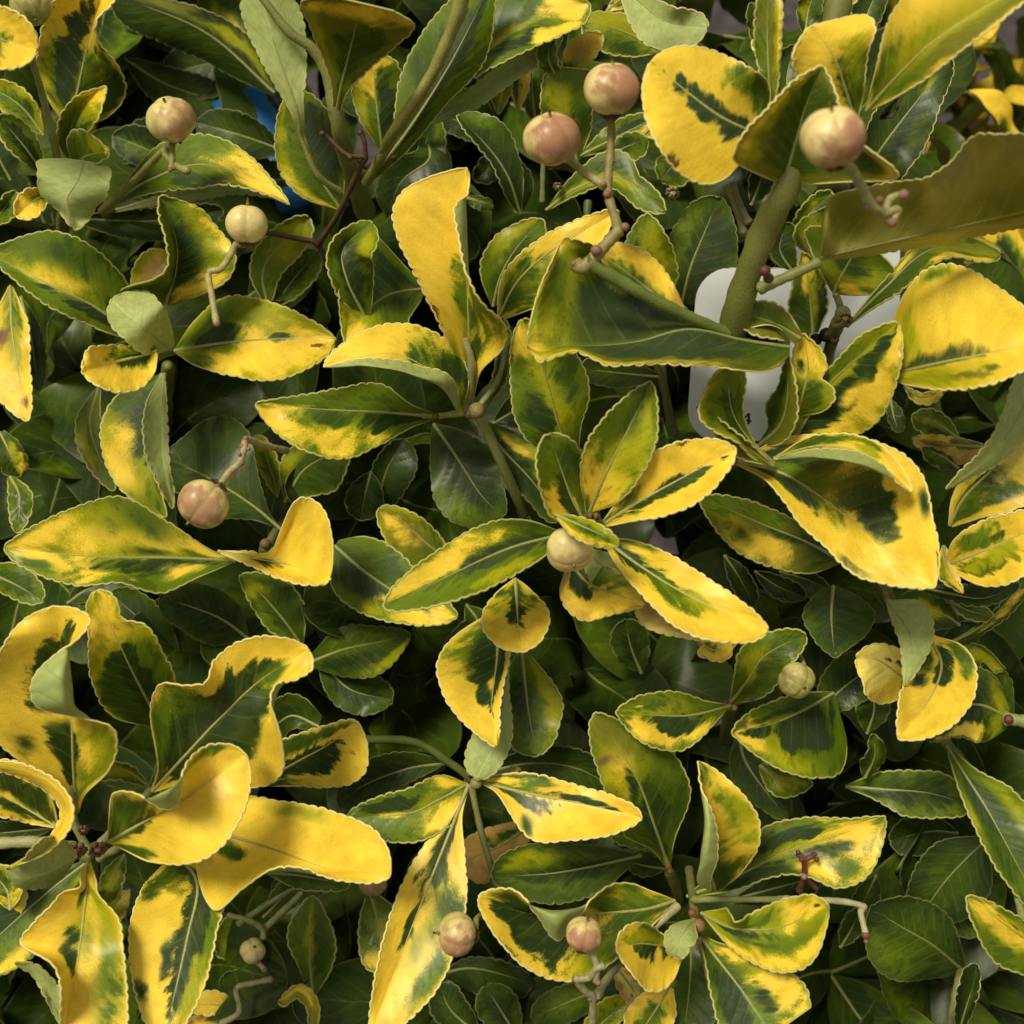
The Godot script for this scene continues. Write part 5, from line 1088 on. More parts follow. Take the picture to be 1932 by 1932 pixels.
	leaf([980, 690, 40, 920, 480, 46, 860, 320, 50, 740, 150, 52], [[0, 20], [.3, 180, 2], [.6, 230, 4], [.85, 170, 4], [1, 30]], [[0, 20], [.3, 110], [.55, 180, -1], [.75, 290, -2], [.9, 260, -2], [1, 20]], "Y|G .0 .7 .0 1 .2|M .2 .7 -.1 .3 .12|L .4 .8 .2 .8 .2|Y .75 1 -1 1 .14", {"straight": .9, "b": .35, "wav": 1.0})
	leaf([1050, 620, 44, 1250, 400, 54, 1500, 180, 62, 2050, -160, 70], [[0, 10], [.15, 110], [.35, 260, 0], [.6, 330, 0], [1, 200]], [[0, 10], [.15, 80, 2], [.35, 130, 4], [.6, 120, 5], [1, 60]], "Y|O .0 1 -.05 1 .2|G .0 .3 -1 1 .2|L .2 .8 -.4 .2 .25", {"label": "big blurred leaf crossing the upper right corner, yellow above and olive below"})
	leaf([510, 660, 36, 500, 450, 40, 490, 200, 42, 490, -60, 44], [[0, 6], [.2, 30], [.6, 70, -1], [1, 50]], [[0, 6], [.2, 40, 1], [.6, 74, 2], [.9, 80, 2], [1, 60]], "O|L .3 1 .5 1 .14|Y .4 1 .82 1 .1|G .1 .8 -.8 0 .2")
	leaf([1000, 1060, 14, 1120, 850, 18, 1290, 620, 20, 1520, 330, 22], [[0, 10], [.2, 90], [.5, 150], [.8, 110], [1, 0]], [[0, 10], [.12, 160, 1], [.3, 190, 2], [.5, 180, 2], [.75, 110, 2], [.93, 60], [1, 0]], "D|M .1 .9 -.6 .9 .2|B .2 .8 -.2 .5 .2|L .72 .84 -.2 .1 .08", {"rim": Color(.66, .58, .2), "wav": 1.0, "label": "dark green leaf with a beaded yellow edge"})
	leaf([795, 1445, 34, 1300, 1330, 42, 1932, 1190, 50, 2380, 1090, 58], [[0, 20], [.015, 110, 2, 80, 6], [.04, 230, 6, 170, 10], [.08, 320, 10, 180, 0], [.2, 325, 12], [.3, 318, 10], [.4, 300, 15], [.5, 350, 13], [.6, 470, 17], [.68, 455, 22, 300, 6], [.8, 400, 16], [.92, 240, 8], [1, 0]], [[0, 20], [.2, 50, -5], [.5, 70, -7], [.8, 70, -7], [1, 0]], "U|O .0 .3 -1 -.2 .3|O .4 .9 -.5 .3 .3", {"straight": 1.0, "wav": 1.0, "teeth": 8.0, "rim": Color(.55, .5, .2), "ribc": Color(.2, .2, .07), "label": "very large olive leaf at the right, dull and turned from the light"})
	leaf([880, 60, 20, 930, -20, 20, 960, -80, 20], 90, 60, "L|Y .2 .9 -.5 .5 .2")
	leaf([440, 330, 12, 430, 180, 12, 400, 20, 12], 40, 50, "M|B .1 .9 -.5 .5 .2")
	leaf([470, 330, 16, 440, 260, 16, 410, 230, 16], 30, 30, "Y|G .1 .6 -.5 .5 .2")
	leaf([640, 640, 10, 600, 450, 8, 640, 260, 8], 90, 90, "B|M .1 .9 -.5 .5 .2")
	leaf([1000, 240, 8, 1060, 60, 8, 1120, -80, 8], 90, 80, "D|M .2 .8 -.6 .6 .2")
	leaf([700, 210, 14, 720, 60, 14, 760, -60, 14], 60, 70, "M|L .3 .9 -.8 0 .2")
	# a shrivelled brown leaf scrap
	leaf([1120, 670, 26, 1170, 630, 28, 1225, 550, 28], 24, 28, "N|D .0 1 -1 1 .3", {"rim": Color(.06, .02, .02), "teeth": 6.0, "rib": .01, "label": "shrivelled dark brown scrap of leaf"})

func behind_label_shoot() -> void:
	shoot("small shoot beside the white label with a pale bud and a big yellow leaf", 1580, 600, -4)
	on("C")
	leaf([865, 1650, 4, 900, 1560, 8, 960, 1450, 10, 1010, 1340, 12], [[0, 8], [.15, 70], [.4, 190, 0], [.7, 290, 0], [.9, 240], [1, 40]], [[0, 8], [.12, 120, 1], [.3, 215, 2], [.55, 255, 2], [.8, 230, 2], [1, 30]], "G|L .1 .7 -.6 .9 .25|M .3 .9 -.4 .4 .2|Y .0 .3 .2 1 .15", {"a": .6, "b": .35})
	leaf([745, 1870, -2, 735, 1730, 0, 720, 1580, 2, 690, 1420, 2], [[0, 60], [.3, 120, 0], [.6, 90], [.85, 40], [1, 0]], [[0, 30], [.3, 90], [.55, 90], [.8, 60], [1, 0]], "G|M .0 .7 -1 0 .2|D .0 .6 .35 1 .1|Y .55 .95 -.4 .8 .14|L .2 .7 .0 .4 .2")
	leaf([935, 1835, 6, 1150, 1620, 12, 1420, 1400, 16, 1795, 1430, 20], [[0, 4], [.2, 20], [.45, 40, -1], [.65, 70, 0], [.85, 90, 0], [.97, 40], [1, 0]], [[0, 4], [.15, 30, 2], [.35, 70, 3], [.55, 90, 3], [.75, 50, 2], [.93, 50, 1], [1, 0]], "G|M .0 .6 -1 1 .2|Y .4 .55 -1 -.3 .1|L .6 1 -.6 .6 .2|Y .6 1 .6 1 .1|Y .6 1 -1 -.75 .1", {"straight": .2, "label": "narrow twisting leaf with a yellow tip"})
	on("Z")
	leaf([1682, 707, 26, 1770, 686, 36, 1860, 668, 44, 1990, 640, 50], [[0, 10], [.06, 80, -8], [.18, 140, -13], [.36, 178, -15], [.55, 168, -14], [.75, 110, -9], [1, 0]], [[0, 10], [.08, 26, 5], [.3, 50, 9], [.55, 56, 11], [.8, 40, 7], [1, 0]], "Y|L .0 .2 -.8 -.1 .14|B .0 .5 -.14 .10 .06|B .06 .55 .4 .75 .06|G .3 .5 -1 -.9 .06|L .0 .5 .1 1 .25", {"straight": .8, "teeth": 8.0, "label": "very large yellow leaf at the right edge, greyish green at its base"})
	stem([1578, 605, 0, 1585, 580, 4, 1577, 555, 6], 1.0, 0.8, Color(.25, .27, .08))
	knob(1590, 590, 6, 1.9, Color(.14, .2, .06), "bud"); scaly_bud(1592, 602, 9, 1.6, Color(.42, .36, .14))
	knob(1560, 632, -6, 2.0, Color(.03, .018, .014), "dry_scale"); knob(1540, 640, -8, 1.6, Color(.03, .018, .014), "dry_scale"); knob(1575, 640, -5, 1.2, Color(.2, .14, .1), "dry_scale")
	stem([1580, 610, 0, 1560, 680, -20, 1530, 800, -80], 1.5, 2.0)

func right_edge_shoot() -> void:
	shoot("shoot at the right edge with a long pale leaf curling down over yellow leaves", 1850, 1000, 10)
	on("F")
	leaf([2060, 60, 34, 1900, 420, 34, 1750, 640, 32, 1500, 832, 30], [[0, 10], [.2, 80, -3], [.5, 90, -4], [.8, 40, -2], [1, 0]], [[0, 10], [.2, 100, 2], [.5, 70, 3], [.8, 40, 2], [1, 0]], "O", {"flip": true, "wav": .2, "label": "long narrow leaf curling down, pale underside out"})
	leaf([1515, 1040, 14, 1600, 880, 18, 1800, 680, 22, 2060, 420, 26], [[0, 10], [.2, 60], [.5, 90], [1, 30]], [[0, 20], [.15, 130, 2], [.4, 250, 4], [.7, 300, 4], [1, 60]], "Y|D .0 .6 -.3 .3 .06|M .1 .6 .3 .8 .1|G .0 .35 -.4 .6 .14|Y .1 .5 .75 1 .1|K .5 1 -1 .5 .2")
	leaf([1500, 1262, 16, 1680, 1195, 22, 1850, 1120, 26, 2100, 1000, 32], [[0, 20], [.12, 110, 1], [.35, 150, 1], [.65, 130, 0], [1, 0]], [[0, 20], [.1, 110, 3], [.25, 190, 6], [.5, 220, 7], [.75, 160, 5], [1, 0]], "Y|D .06 .55 .08 .6 .07|D .15 .6 -.45 -.18 .06|G .05 .5 -.9 -.1 .14|L .1 .6 0 .5 .14", {"label": "yellow leaf speckled dark green along its middle"})
	leaf([1480, 1160, 12, 1510, 1290, 18, 1588, 1420, 20], [[0, 10], [.3, 30], [.7, 20], [1, 0]], [[0, 10], [.3, 50], [.6, 60], [.85, 26], [1, 0]], "Y|L .2 .7 .2 1 .2|G .5 .9 .5 1 .15")
	leaf([1700, 600, 4, 1520, 590, 8, 1310, 560, 10], [[0, 20], [.3, 100], [.6, 80], [1, 0]], [[0, 20], [.4, 40], [1, 0]], "T|Y .3 1 -.6 1 .2|G .0 .45 -.2 1 .14|N .5 .9 -.4 .3 .25")
	leaf([1560, 720, 8, 1480, 660, 10, 1370, 605, 12], [[0, 10], [.4, 60], [1, 0]], [[0, 10], [.5, 20], [1, 0]], "M|G .2 .9 -.5 .5 .2")
	leaf([1280, 1370, 0, 1500, 1420, 4, 1700, 1450, 8, 1900, 1380, 10], [[0, 6], [.3, 30], [.7, 80], [1, 0]], [[0, 6], [.3, 30], [.7, 40], [1, 0]], "M|D .1 .9 -.6 .6 .2", {"rim": Color(.3, .33, .12)})
	leaf([1520, 1470, 0, 1620, 1520, 2, 1750, 1550, 2], [[0, 10], [.5, 36], [1, 0]], [[0, 10], [.5, 40], [1, 0]], "G|M .2 .8 -.4 .4 .2")
	leaf([1520, 1700, -4, 1700, 1600, 0, 1850, 1450, 2, 1990, 1260, 2], [[0, 4], [.5, 14], [1, 0]], [[0, 4], [.3, 40], [.7, 60], [1, 0]], "M|Y .3 .8 .1 .7 .2", {"rim": Color(.4, .4, .14)})
	leaf([1180, 330, -2, 1200, 430, 0, 1230, 520, 2], [50, 0], [30, 0], "M|B .2 .8 -.5 .5 .2")
	leaf([1570, 560, -6, 1440, 470, -2, 1310, 430, 0], [[0, 10], [.5, 70], [1, 0]], [[0, 10], [.5, 60], [1, 0]], "G|M .1 .8 -.8 .1 .2|L .3 1 -.3 .3 .2")
	leaf([1260, 260, -10, 1350, 320, -8, 1470, 300, -8], [20, 0], [40, 0], "Y|L .0 .4 -.8 .8 .2")
	leaf([1420, 1280, 4, 1300, 1300, 0, 1100, 1350, -4], 30, 50, "G|M .2 .8 -.5 .5 .2")
	stem([1500, 1250, 10, 1480, 1330, -10, 1400, 1500, -70], 1.7, 2.2)

func lower_right_edge_shoots() -> void:
	shoot("shoot at lower right edge with a long green leaf hanging from a pale stalk", 1790, 1405, -4)
	on("I")
	leaf([1500, 370, -6, 1600, 530, 0, 1760, 790, 6, 2010, 1260, 14], [[0, 6], [.2, 70, 1], [.4, 180, 2], [.7, 210, 2], [1, 120]], [[0, 6], [.15, 50, 1], [.4, 100, 3], [.7, 110, 3], [1, 60]], "G|M .1 .9 -.5 .9 .2|B .05 .6 -.25 .5 .1|L .3 .55 .75 1 .2|L .3 .6 -.9 -.6 .2", {"ribc": Color(.36, .38, .14), "label": "long green leaf hanging at the right edge"})
	stem([1790, 900, 4, 1860, 1080, 10, 1905, 1250, 12, 1925, 1370, 12], 0.7, 1.0, Color(.34, .36, .12))
	knob(1922, 1360, 12, 1.1, Color(.2, .06, .05), "scar")
	stem([1490, 350, -8, 1560, 430, -20, 1600, 480, -40], 1.3, 1.5, Color(.2, .22, .07))
	leaf([2350, 1700, 6, 2100, 1560, 12, 1860, 1400, 18, 1615, 1215, 22], [[0, 10], [.3, 120, 3], [.6, 200, 5], [.85, 110, 3], [1, 0]], [[0, 10], [.3, 60], [.6, 80], [.85, 50], [1, 0]], "G|M .0 .5 -1 1 .2|L .3 .9 -.6 .6 .25|Y .5 1 -.5 .3 .2|Y .75 1 -.9 .7 .14|G .4 .85 -1 -.5 .16", {"label": "green leaf with a yellow tip entering from the right edge"})
	leaf([930, 598, -14, 1150, 615, -10, 1400, 635, -8, 1640, 705, -6], [[0, 6], [.25, 90, 0], [.5, 110], [.8, 110], [1, 0]], [[0, 6], [.25, 60, 1], [.5, 140, 2], [.8, 110, 1], [1, 0]], "G|M .1 .9 -.8 .3 .2|D .1 .8 -.2 .6 .2", {"label": "pointed dark green leaf lying level"})
	leaf([1600, 1640, -14, 1420, 1490, -8, 1250, 1390, -6, 1070, 1280, -4], [[0, 8], [.2, 150, 1], [.45, 270, 2], [.75, 250, 2], [.93, 120], [1, 0]], [[0, 8], [.2, 110, 0], [.45, 190, 0], [.75, 170], [.93, 80], [1, 0]], "D|M .2 .9 -.9 .8 .3|G .5 .9 -.9 -.4 .25", {"ribc": Color(.2, .2, .07), "label": "broad plain dark green leaf, low on the right"})
	leaf([1740, 880, -20, 1600, 1010, -18, 1450, 1180, -18, 1300, 1420, -20], [[0, 8], [.3, 210], [.6, 230], [.9, 80], [1, 0]], [[0, 8], [.3, 170], [.6, 170], [.9, 80], [1, 0]], "D|M .1 .8 -.6 .7 .3", {"ribc": Color(.16, .16, .06)})
	leaf([1560, 860, -26, 1400, 850, -26, 1180, 900, -26], 120, 100, "D|M .1 .8 -.6 .7 .3")
	leaf([1560, 1990, -6, 1600, 1850, 2, 1640, 1720, 4, 1660, 1600, 2], [[0, 10], [.3, 50, 4], [.7, 70, 6], [1, 0]], [[0, 10], [.3, 40], [.7, 40, 2], [1, 0]], "D|M .2 .8 -.6 .6 .2", {"rim": Color(.42, .42, .16)})
	stem([1510, 1990, -10, 1530, 1850, -6, 1560, 1700, -8, 1580, 1640, -12], 0.9, 1.0, Color(.22, .21, .08))
	leaf([900, 1500, -16, 960, 1400, -14, 1010, 1290, -10], 60, 60, "M|B .2 .8 -.6 .6 .2")
	leaf([1100, 1100, -16, 1060, 1180, -12, 1000, 1300, -10], 80, 60, "M|G .2 .8 -.6 .6 .2")
	leaf([700, 1380, -18, 740, 1240, -18, 820, 1090, -18], 80, 90, "M|D .2 .8 -.6 .6 .2")
	leaf([300, 1230, -20, 600, 1150, -20, 940, 1060, -18], 80, 90, "D|M .2 .8 -.6 .6 .2")
	stem([1600, 1650, -16, 1700, 1800, -50, 1760, 1900, -90], 1.6, 2.0)

func behind_left_shoot() -> void:
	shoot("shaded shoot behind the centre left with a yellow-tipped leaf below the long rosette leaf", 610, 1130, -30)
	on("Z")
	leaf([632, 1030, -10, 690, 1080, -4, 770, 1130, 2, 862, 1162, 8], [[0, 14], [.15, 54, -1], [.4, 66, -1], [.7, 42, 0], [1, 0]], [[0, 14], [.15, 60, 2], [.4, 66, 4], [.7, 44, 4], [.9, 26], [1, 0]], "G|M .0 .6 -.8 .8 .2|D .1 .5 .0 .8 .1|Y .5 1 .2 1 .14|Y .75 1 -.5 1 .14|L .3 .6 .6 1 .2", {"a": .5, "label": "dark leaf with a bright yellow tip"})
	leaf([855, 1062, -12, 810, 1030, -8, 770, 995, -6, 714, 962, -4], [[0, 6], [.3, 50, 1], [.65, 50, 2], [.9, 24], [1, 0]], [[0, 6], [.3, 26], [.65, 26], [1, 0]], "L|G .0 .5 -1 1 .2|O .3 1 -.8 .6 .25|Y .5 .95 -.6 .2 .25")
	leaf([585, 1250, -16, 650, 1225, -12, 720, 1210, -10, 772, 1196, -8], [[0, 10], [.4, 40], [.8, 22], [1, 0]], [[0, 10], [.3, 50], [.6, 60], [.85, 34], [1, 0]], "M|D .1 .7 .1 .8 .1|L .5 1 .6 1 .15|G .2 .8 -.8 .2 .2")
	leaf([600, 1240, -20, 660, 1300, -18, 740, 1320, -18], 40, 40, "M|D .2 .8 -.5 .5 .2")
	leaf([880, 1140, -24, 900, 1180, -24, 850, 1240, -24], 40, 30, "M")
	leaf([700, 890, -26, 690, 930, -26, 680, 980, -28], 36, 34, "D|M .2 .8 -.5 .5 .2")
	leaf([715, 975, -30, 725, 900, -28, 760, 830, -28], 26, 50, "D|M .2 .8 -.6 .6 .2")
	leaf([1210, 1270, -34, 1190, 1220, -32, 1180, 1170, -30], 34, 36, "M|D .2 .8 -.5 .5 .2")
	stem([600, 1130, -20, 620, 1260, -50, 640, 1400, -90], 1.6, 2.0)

func behind_top_shoot() -> void:
	shoot("shaded shoot behind the upper centre with one bitten green leaf and a folded dark leaf", 1150, 560, -30)
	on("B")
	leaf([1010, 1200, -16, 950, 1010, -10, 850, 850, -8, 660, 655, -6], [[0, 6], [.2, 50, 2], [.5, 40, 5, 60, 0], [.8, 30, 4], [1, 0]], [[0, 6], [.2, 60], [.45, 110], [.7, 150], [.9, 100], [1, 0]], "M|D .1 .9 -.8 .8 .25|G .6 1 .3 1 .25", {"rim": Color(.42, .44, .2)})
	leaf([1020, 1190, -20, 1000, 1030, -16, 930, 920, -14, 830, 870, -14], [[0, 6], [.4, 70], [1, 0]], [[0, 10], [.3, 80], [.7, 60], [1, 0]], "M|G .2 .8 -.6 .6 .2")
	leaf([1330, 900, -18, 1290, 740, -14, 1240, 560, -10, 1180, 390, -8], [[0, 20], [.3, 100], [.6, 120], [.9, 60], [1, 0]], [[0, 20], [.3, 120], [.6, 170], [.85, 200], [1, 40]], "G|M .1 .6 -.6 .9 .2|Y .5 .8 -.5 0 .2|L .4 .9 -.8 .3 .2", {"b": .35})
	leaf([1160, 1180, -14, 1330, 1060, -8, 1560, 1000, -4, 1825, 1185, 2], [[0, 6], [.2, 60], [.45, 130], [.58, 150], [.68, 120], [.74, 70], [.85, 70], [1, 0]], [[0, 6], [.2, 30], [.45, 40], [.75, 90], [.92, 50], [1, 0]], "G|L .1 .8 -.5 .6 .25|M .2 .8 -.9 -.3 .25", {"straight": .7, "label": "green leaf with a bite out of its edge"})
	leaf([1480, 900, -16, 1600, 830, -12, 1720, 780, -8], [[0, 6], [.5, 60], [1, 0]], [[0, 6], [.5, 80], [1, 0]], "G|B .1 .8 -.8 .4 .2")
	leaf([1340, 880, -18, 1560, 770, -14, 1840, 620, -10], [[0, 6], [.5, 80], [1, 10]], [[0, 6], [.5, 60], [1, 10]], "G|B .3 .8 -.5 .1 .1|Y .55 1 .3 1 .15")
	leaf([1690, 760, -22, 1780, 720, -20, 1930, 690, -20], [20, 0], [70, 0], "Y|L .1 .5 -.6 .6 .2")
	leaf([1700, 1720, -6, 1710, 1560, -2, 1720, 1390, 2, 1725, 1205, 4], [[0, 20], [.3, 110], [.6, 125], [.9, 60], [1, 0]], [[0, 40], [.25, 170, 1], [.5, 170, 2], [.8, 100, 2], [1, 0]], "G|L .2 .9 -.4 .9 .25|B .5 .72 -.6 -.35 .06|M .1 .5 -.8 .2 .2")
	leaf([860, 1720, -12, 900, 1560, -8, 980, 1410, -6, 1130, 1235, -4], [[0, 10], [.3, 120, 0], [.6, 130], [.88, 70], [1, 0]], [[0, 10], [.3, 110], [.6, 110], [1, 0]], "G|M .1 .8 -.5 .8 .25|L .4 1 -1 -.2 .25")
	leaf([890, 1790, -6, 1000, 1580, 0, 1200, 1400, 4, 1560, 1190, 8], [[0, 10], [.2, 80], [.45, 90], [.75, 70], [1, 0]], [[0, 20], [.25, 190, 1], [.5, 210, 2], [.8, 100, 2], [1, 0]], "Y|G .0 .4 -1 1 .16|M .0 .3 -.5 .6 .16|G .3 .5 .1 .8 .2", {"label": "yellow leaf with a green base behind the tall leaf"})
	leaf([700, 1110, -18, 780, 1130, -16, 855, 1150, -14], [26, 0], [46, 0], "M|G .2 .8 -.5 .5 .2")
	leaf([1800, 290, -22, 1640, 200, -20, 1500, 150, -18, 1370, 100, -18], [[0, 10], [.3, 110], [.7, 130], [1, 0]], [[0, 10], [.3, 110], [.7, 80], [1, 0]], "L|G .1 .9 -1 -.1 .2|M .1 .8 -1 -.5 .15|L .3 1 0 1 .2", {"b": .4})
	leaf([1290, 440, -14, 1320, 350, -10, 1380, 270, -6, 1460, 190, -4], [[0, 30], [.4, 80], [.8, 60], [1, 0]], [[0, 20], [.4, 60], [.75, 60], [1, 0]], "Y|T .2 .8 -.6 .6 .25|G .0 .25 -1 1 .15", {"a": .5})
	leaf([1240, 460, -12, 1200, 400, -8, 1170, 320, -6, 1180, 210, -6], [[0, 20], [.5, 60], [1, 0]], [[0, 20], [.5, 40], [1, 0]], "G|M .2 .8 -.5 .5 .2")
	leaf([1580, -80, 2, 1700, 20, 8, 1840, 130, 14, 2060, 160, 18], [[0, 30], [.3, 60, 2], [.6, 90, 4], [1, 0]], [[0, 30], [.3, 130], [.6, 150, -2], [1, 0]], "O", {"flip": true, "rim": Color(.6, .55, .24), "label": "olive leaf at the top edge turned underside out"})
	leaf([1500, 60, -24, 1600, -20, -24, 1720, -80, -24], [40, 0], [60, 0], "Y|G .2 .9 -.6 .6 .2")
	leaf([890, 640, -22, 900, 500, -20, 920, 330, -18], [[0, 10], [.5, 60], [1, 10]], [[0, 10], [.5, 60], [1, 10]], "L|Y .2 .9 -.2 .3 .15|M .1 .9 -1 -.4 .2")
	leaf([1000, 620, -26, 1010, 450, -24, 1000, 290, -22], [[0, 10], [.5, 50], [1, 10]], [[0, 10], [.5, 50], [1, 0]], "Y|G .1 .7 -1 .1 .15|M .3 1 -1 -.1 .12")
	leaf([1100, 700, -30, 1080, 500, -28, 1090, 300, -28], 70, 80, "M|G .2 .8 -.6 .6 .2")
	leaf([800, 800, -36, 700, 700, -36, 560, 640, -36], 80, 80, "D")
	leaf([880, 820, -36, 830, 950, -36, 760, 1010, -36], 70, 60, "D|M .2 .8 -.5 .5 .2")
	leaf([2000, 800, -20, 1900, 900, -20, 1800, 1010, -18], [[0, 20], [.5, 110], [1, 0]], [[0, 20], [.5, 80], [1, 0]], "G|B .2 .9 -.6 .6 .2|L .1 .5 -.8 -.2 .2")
	on("C")
	leaf([10, 1700, -14, 60, 1500, -10, 140, 1300, -8, 220, 1110, -6], [[0, 60], [.3, 150], [.7, 150], [1, 0]], [[0, 60], [.25, 240, 1], [.6, 210, 1], [.88, 110], [1, 0]], "M|B .1 .9 -.5 .9 .25|G .2 .9 -1 -.3 .25", {"label": "broad glossy dark leaf left of the thick stem"})
	leaf([400, 1150, -8, 440, 1050, -6, 480, 900, -4], 60, 70, "B|M .2 .8 -.5 .5 .2")
	leaf([620, 1330, -10, 730, 1200, -8, 850, 1080, -8], 60, 70, "G|B .1 .9 -.2 .9 .2|L .3 .8 -.6 -.1 .15")
	leaf([640, 1540, -12, 560, 1400, -10, 600, 1250, -8], 60, 90, "M|B .2 .8 -.6 .6 .2")
	leaf([740, 1440, -4, 700, 1320, 0, 830, 1165, 4], [[0, 20], [.5, 60], [1, 10]], [[0, 20], [.5, 90], [1, 0]], "G|L .1 .8 -.5 .8 .25")
	leaf([480, 1640, -14, 560, 1560, -14, 620, 1420, -14], 50, 60, "M|B .2 .8 -.6 .6 .2")
	on("Z")
	stem([1023, 380, -16, 1024, 330, -14, 1026, 280, -12], 0.7, 0.6, Color(.26, .3, .12))
	stem([1070, 600, -20, 1100, 470, -24, 1110, 380, -26], 1.4, 1.0, Color(.12, .15, .04))
	stem([1265, 800, -14, 1255, 740, -10, 1235, 680, -6], 1.2, 1.0, Color(.17, .18, .06))
	stem([1275, 820, -16, 1260, 760, -16, 1250, 690, -12], 0.9, 0.8, Color(.17, .18, .06))
	stem([1150, 560, -30, 1160, 700, -60, 1180, 800, -100], 1.8, 2.3)
	scaly_bud(1052, 353, -8, 1.0, Color(.4, .34, .2)); scaly_bud(1268, 366, -4, 1.5, Color(.5, .46, .2))

func bottom_shoot() -> void:
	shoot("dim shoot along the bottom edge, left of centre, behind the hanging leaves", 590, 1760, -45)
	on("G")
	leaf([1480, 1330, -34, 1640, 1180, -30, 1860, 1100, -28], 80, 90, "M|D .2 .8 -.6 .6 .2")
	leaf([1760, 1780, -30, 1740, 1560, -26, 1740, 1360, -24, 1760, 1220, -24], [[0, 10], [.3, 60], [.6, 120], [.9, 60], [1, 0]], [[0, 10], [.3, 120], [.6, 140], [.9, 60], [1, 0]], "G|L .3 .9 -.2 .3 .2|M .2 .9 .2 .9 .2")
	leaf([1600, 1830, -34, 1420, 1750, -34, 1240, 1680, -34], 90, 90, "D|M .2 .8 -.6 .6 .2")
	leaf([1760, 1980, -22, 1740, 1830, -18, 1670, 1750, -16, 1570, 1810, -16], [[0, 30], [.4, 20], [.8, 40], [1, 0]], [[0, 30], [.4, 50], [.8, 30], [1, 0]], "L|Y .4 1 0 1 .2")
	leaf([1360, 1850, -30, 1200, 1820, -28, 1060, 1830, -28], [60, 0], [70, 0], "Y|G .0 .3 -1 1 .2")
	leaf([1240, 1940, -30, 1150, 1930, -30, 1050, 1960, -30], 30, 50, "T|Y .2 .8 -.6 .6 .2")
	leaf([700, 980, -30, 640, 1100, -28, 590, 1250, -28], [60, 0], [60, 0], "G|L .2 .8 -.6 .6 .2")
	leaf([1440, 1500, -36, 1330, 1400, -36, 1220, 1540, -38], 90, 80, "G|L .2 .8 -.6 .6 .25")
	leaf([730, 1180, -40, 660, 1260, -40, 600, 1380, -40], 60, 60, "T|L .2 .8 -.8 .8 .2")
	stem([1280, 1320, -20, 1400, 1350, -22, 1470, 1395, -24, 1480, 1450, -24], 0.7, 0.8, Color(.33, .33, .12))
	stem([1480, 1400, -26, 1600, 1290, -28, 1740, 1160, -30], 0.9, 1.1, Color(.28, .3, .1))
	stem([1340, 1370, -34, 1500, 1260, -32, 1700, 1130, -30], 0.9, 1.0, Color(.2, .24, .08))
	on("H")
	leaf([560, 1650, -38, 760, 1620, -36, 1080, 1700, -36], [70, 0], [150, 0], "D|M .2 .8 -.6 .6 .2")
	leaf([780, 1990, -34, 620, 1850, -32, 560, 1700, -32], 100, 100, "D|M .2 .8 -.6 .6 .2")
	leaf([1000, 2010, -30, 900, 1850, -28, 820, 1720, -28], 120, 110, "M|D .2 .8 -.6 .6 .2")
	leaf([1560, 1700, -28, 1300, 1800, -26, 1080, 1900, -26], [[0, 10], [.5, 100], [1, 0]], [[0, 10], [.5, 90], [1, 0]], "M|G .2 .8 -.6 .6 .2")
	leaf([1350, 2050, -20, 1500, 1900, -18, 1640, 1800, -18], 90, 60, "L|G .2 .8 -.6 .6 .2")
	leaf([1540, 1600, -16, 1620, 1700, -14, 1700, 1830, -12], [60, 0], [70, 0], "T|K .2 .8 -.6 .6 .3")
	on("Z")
	stem([590, 1760, -45, 600, 1850, -70, 610, 1950, -100], 1.6, 2.0)

# ---------------------------------------------------------------- capsules and the label

